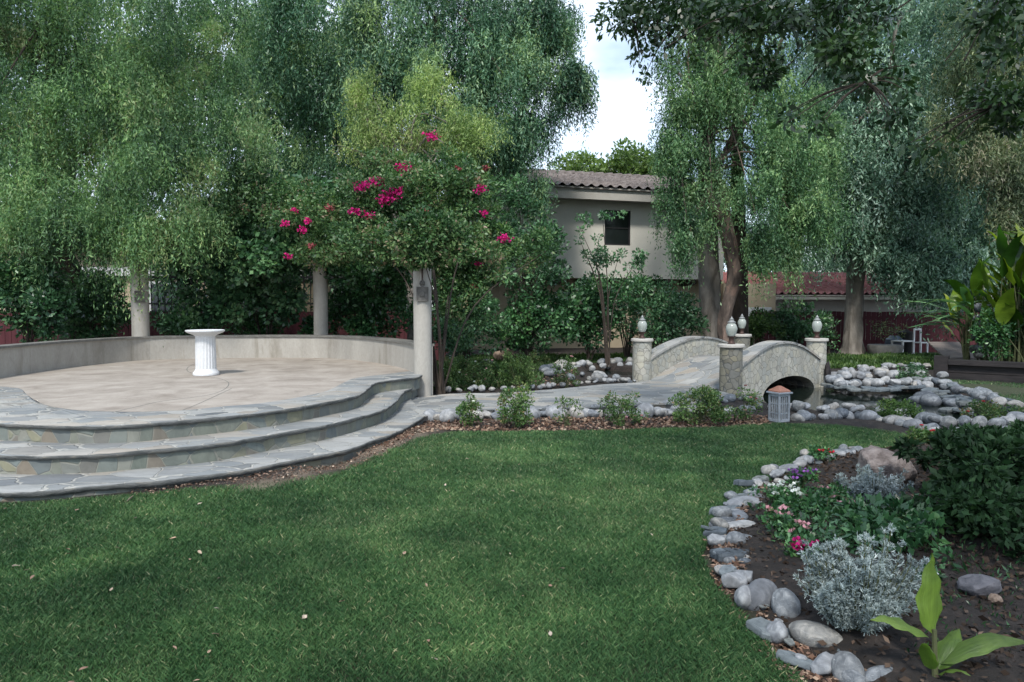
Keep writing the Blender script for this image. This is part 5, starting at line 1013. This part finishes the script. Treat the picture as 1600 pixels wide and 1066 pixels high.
for _ in range(330):
    d_ = rg.uniform(3.9, 6.6); k_ = (d_-3.9)/2.4; C.append([d_*(690+12*min(k_, 1))/F+rg.random()**1.2*2.3, d_, .10+rg.random()*max(min(.50, 1.27-.185*d_), .06), .12])
C = np.array(C); C = np.concatenate([C, C[rg.choice(len(C), 90)]+np.c_[rg.normal(0, .15, (90, 2)), rg.uniform(.0, .08, 90), np.full(90, -.06)]])
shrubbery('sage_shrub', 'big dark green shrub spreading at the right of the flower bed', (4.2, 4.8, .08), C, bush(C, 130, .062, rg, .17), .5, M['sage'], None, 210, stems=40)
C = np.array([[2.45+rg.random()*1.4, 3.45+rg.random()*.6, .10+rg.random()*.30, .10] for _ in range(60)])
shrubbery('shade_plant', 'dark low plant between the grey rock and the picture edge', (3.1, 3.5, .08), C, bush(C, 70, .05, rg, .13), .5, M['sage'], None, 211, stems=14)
# broad leaves
def blade(root, p0, az, length, width, rise, droop, mat, twist=0, name='leaf', tint=.5, fold=.25, seg=12):
    rg = np.random.default_rng(int(abs(az)*1000+length*500)); h = np.array([cos(az), sin(az), 0]); s = np.array([-sin(az), cos(az), 0]); t = np.linspace(0, 1, seg); pts = []
    an = rise; p = np.array(p0, float); cl = []; dl = length/(seg-1)
    for i in range(seg):
        cl.append(p.copy()); d = h*cos(an)+np.array([0, 0, sin(an)]); p = p+d*dl; an -= droop/(seg-1)*(.4+1.2*t[i])
    cl = np.array(cl); wv = width*np.clip(np.sin(pi*np.clip(t, .0, 1)**.75), .0, 1)*.5+.003*(1-t)
    T = np.gradient(cl, axis=0); T = unit(T); v = []
    for i in range(seg):
        n_ = np.cross(s, T[i]); tw = twist*t[i]; ss = s*cos(tw)+n_*sin(tw); nn = np.cross(ss, T[i]); wob = .06*width*sin(i*1.7+az*3)
        for k in (-1, -.5, 0, .5, 1): v.append(cl[i]+ss*wv[i]*k-nn*(abs(k)*fold*wv[i])*-1+nn*(.012*length*(0 if k else 1))+nn*wob*k*k)
    I = np.arange(seg*5).reshape(seg, 5); f = np.stack([I[:-1, :-1], I[1:, :-1], I[1:, 1:], I[:-1, 1:]], -1).reshape(-1, 4)
    return part(name, v, f, mat, root, smooth=True, attrs={'tint': np.full(seg*5, tint)}, uv=np.stack([np.tile(np.linspace(0, 1, 5), seg), np.repeat(t, 5)], 1))
b = V(1462, 1062, .08); pl = empty('broadleaf_plant', tuple(b), 'young plant with a few big bright green leaves in the front corner', 'plant')
blade(pl, b+np.array([.0, .02, .16]), 1.9, .30, .12, 1.55, .12, M['bigleaf'], .0, tint=.75, fold=.3)
blade(pl, b+np.array([-.03, .0, .16]), 3.0, .215, .085, .55, .9, M['bigleaf'], .3, tint=.9, fold=.15)
blade(pl, b+np.array([.02, 0, .06]), -.1, .34, .085, .75, 1.5, M['bigleaf'], -.5, tint=.45, fold=.3)
blade(pl, b+np.array([-.02, 0, .04]), -2.2, .20, .06, 1.25, 1.3, M['bigleaf'], .8, tint=.7, fold=.5)
blade(pl, b+np.array([.01, 0, .04]), .6, .20, .09, .9, .9, M['bigleaf'], .2, tint=.3, fold=.4)
blade(pl, b+np.array([.01, 0, .02]), -1.2, .14, .06, .9, 1.4, M['bigleaf'], .2, tint=.6, fold=.4)
MB().tube([b+np.array([0, 0, -.03]), b+np.array([0, .01, .08]), b+np.array([0, .015, .18])], [.012, .010, .008], 8).build('stem', M['stem'], pl, smooth=True)
# banana / ginger plant at right
rg = np.random.default_rng(111)
for q, (px, d, lab, nn, hh) in enumerate([(1594, 14.2, 'tall banana-like plant with backlit yellow-green leaves at the picture edge', 70, 2.35), (1562, 15.4, 'banana-like plant just left of the tallest one', 40, 1.9), (1650, 13.6, 'banana-like plant beyond the right picture edge', 36, 2.3)]):
    b = V(px, 560, d=d); b[2] = 0; pl = empty('banana_plant', tuple(b), lab, 'plant', 'banana-like plants at the right'); mb = MB()
    for i in range(nn):
        o_ = np.array([rg.normal(0, .30), rg.normal(0, .25), 0]); h_ = hh*rg.uniform(.3, 1.15); az = rg.uniform(0, 2*pi); top = b+o_*1.3+np.array([cos(az)*.12, sin(az)*.12, h_]); mb.tube([b+o_, b+o_*1.1+np.array([0, 0, h_*.5]), top], [.022, .016, .01], 6)
        blade(pl, top-np.array([0, 0, .02]), az, rg.uniform(.6, 1.05), rg.uniform(.2, .34), rg.uniform(1.0, 1.5), rg.uniform(.5, 1.3), M['banana'], rg.normal(0, .4), tint=np.clip(rg.beta(1.5, 1.2), 0, 1))
    mb.build('stem', M['stem'], pl, smooth=True)
# arching strap leaves
b = V(1510, 560, d=15.0); b[2] = .0; pl = empty('arching_palm', tuple(b), 'low plant with long grey-green arching fronds above the timber edging', 'plant'); mb = MB()
for i in range(22):
    az = rg.uniform(2.3, 4.4) if i < 15 else rg.uniform(0, 6.28); h_ = rg.uniform(.9, 1.55); top = b+np.array([rg.normal(0, .1), rg.normal(0, .1), h_]); mb.tube([b, (b+top)/2, top], [.02, .014, .01], 5); blade(pl, top, az, rg.uniform(.8, 1.5), rg.uniform(.10, .16), rg.uniform(.2, .7), rg.uniform(.7, 1.3), M['hedge'], rg.normal(0, .3), name='frond', tint=rg.uniform(.5, 1), seg=14)
mb.build('stem', M['stem'], pl, smooth=True)
C = hull([(1400, 465, 14.5, 50, 30, .4, 14, .18), (1460, 450, 14.2, 50, 30, .4, 14, .18)], rg); b = V(1450, 560, d=14.6); b[2] = 0
C = hull([(1585, 520, 14.3, 60, 40, .4, 40, .24)], rg); b = V(1590, 560, d=14.3); b[2] = 0
shrubbery('shrub', 'deep shaded shrub under the banana plant', tuple(b), C, bush(C, 120, .07, rg, .14), .45, M['dark'], None, 223, stems=16)
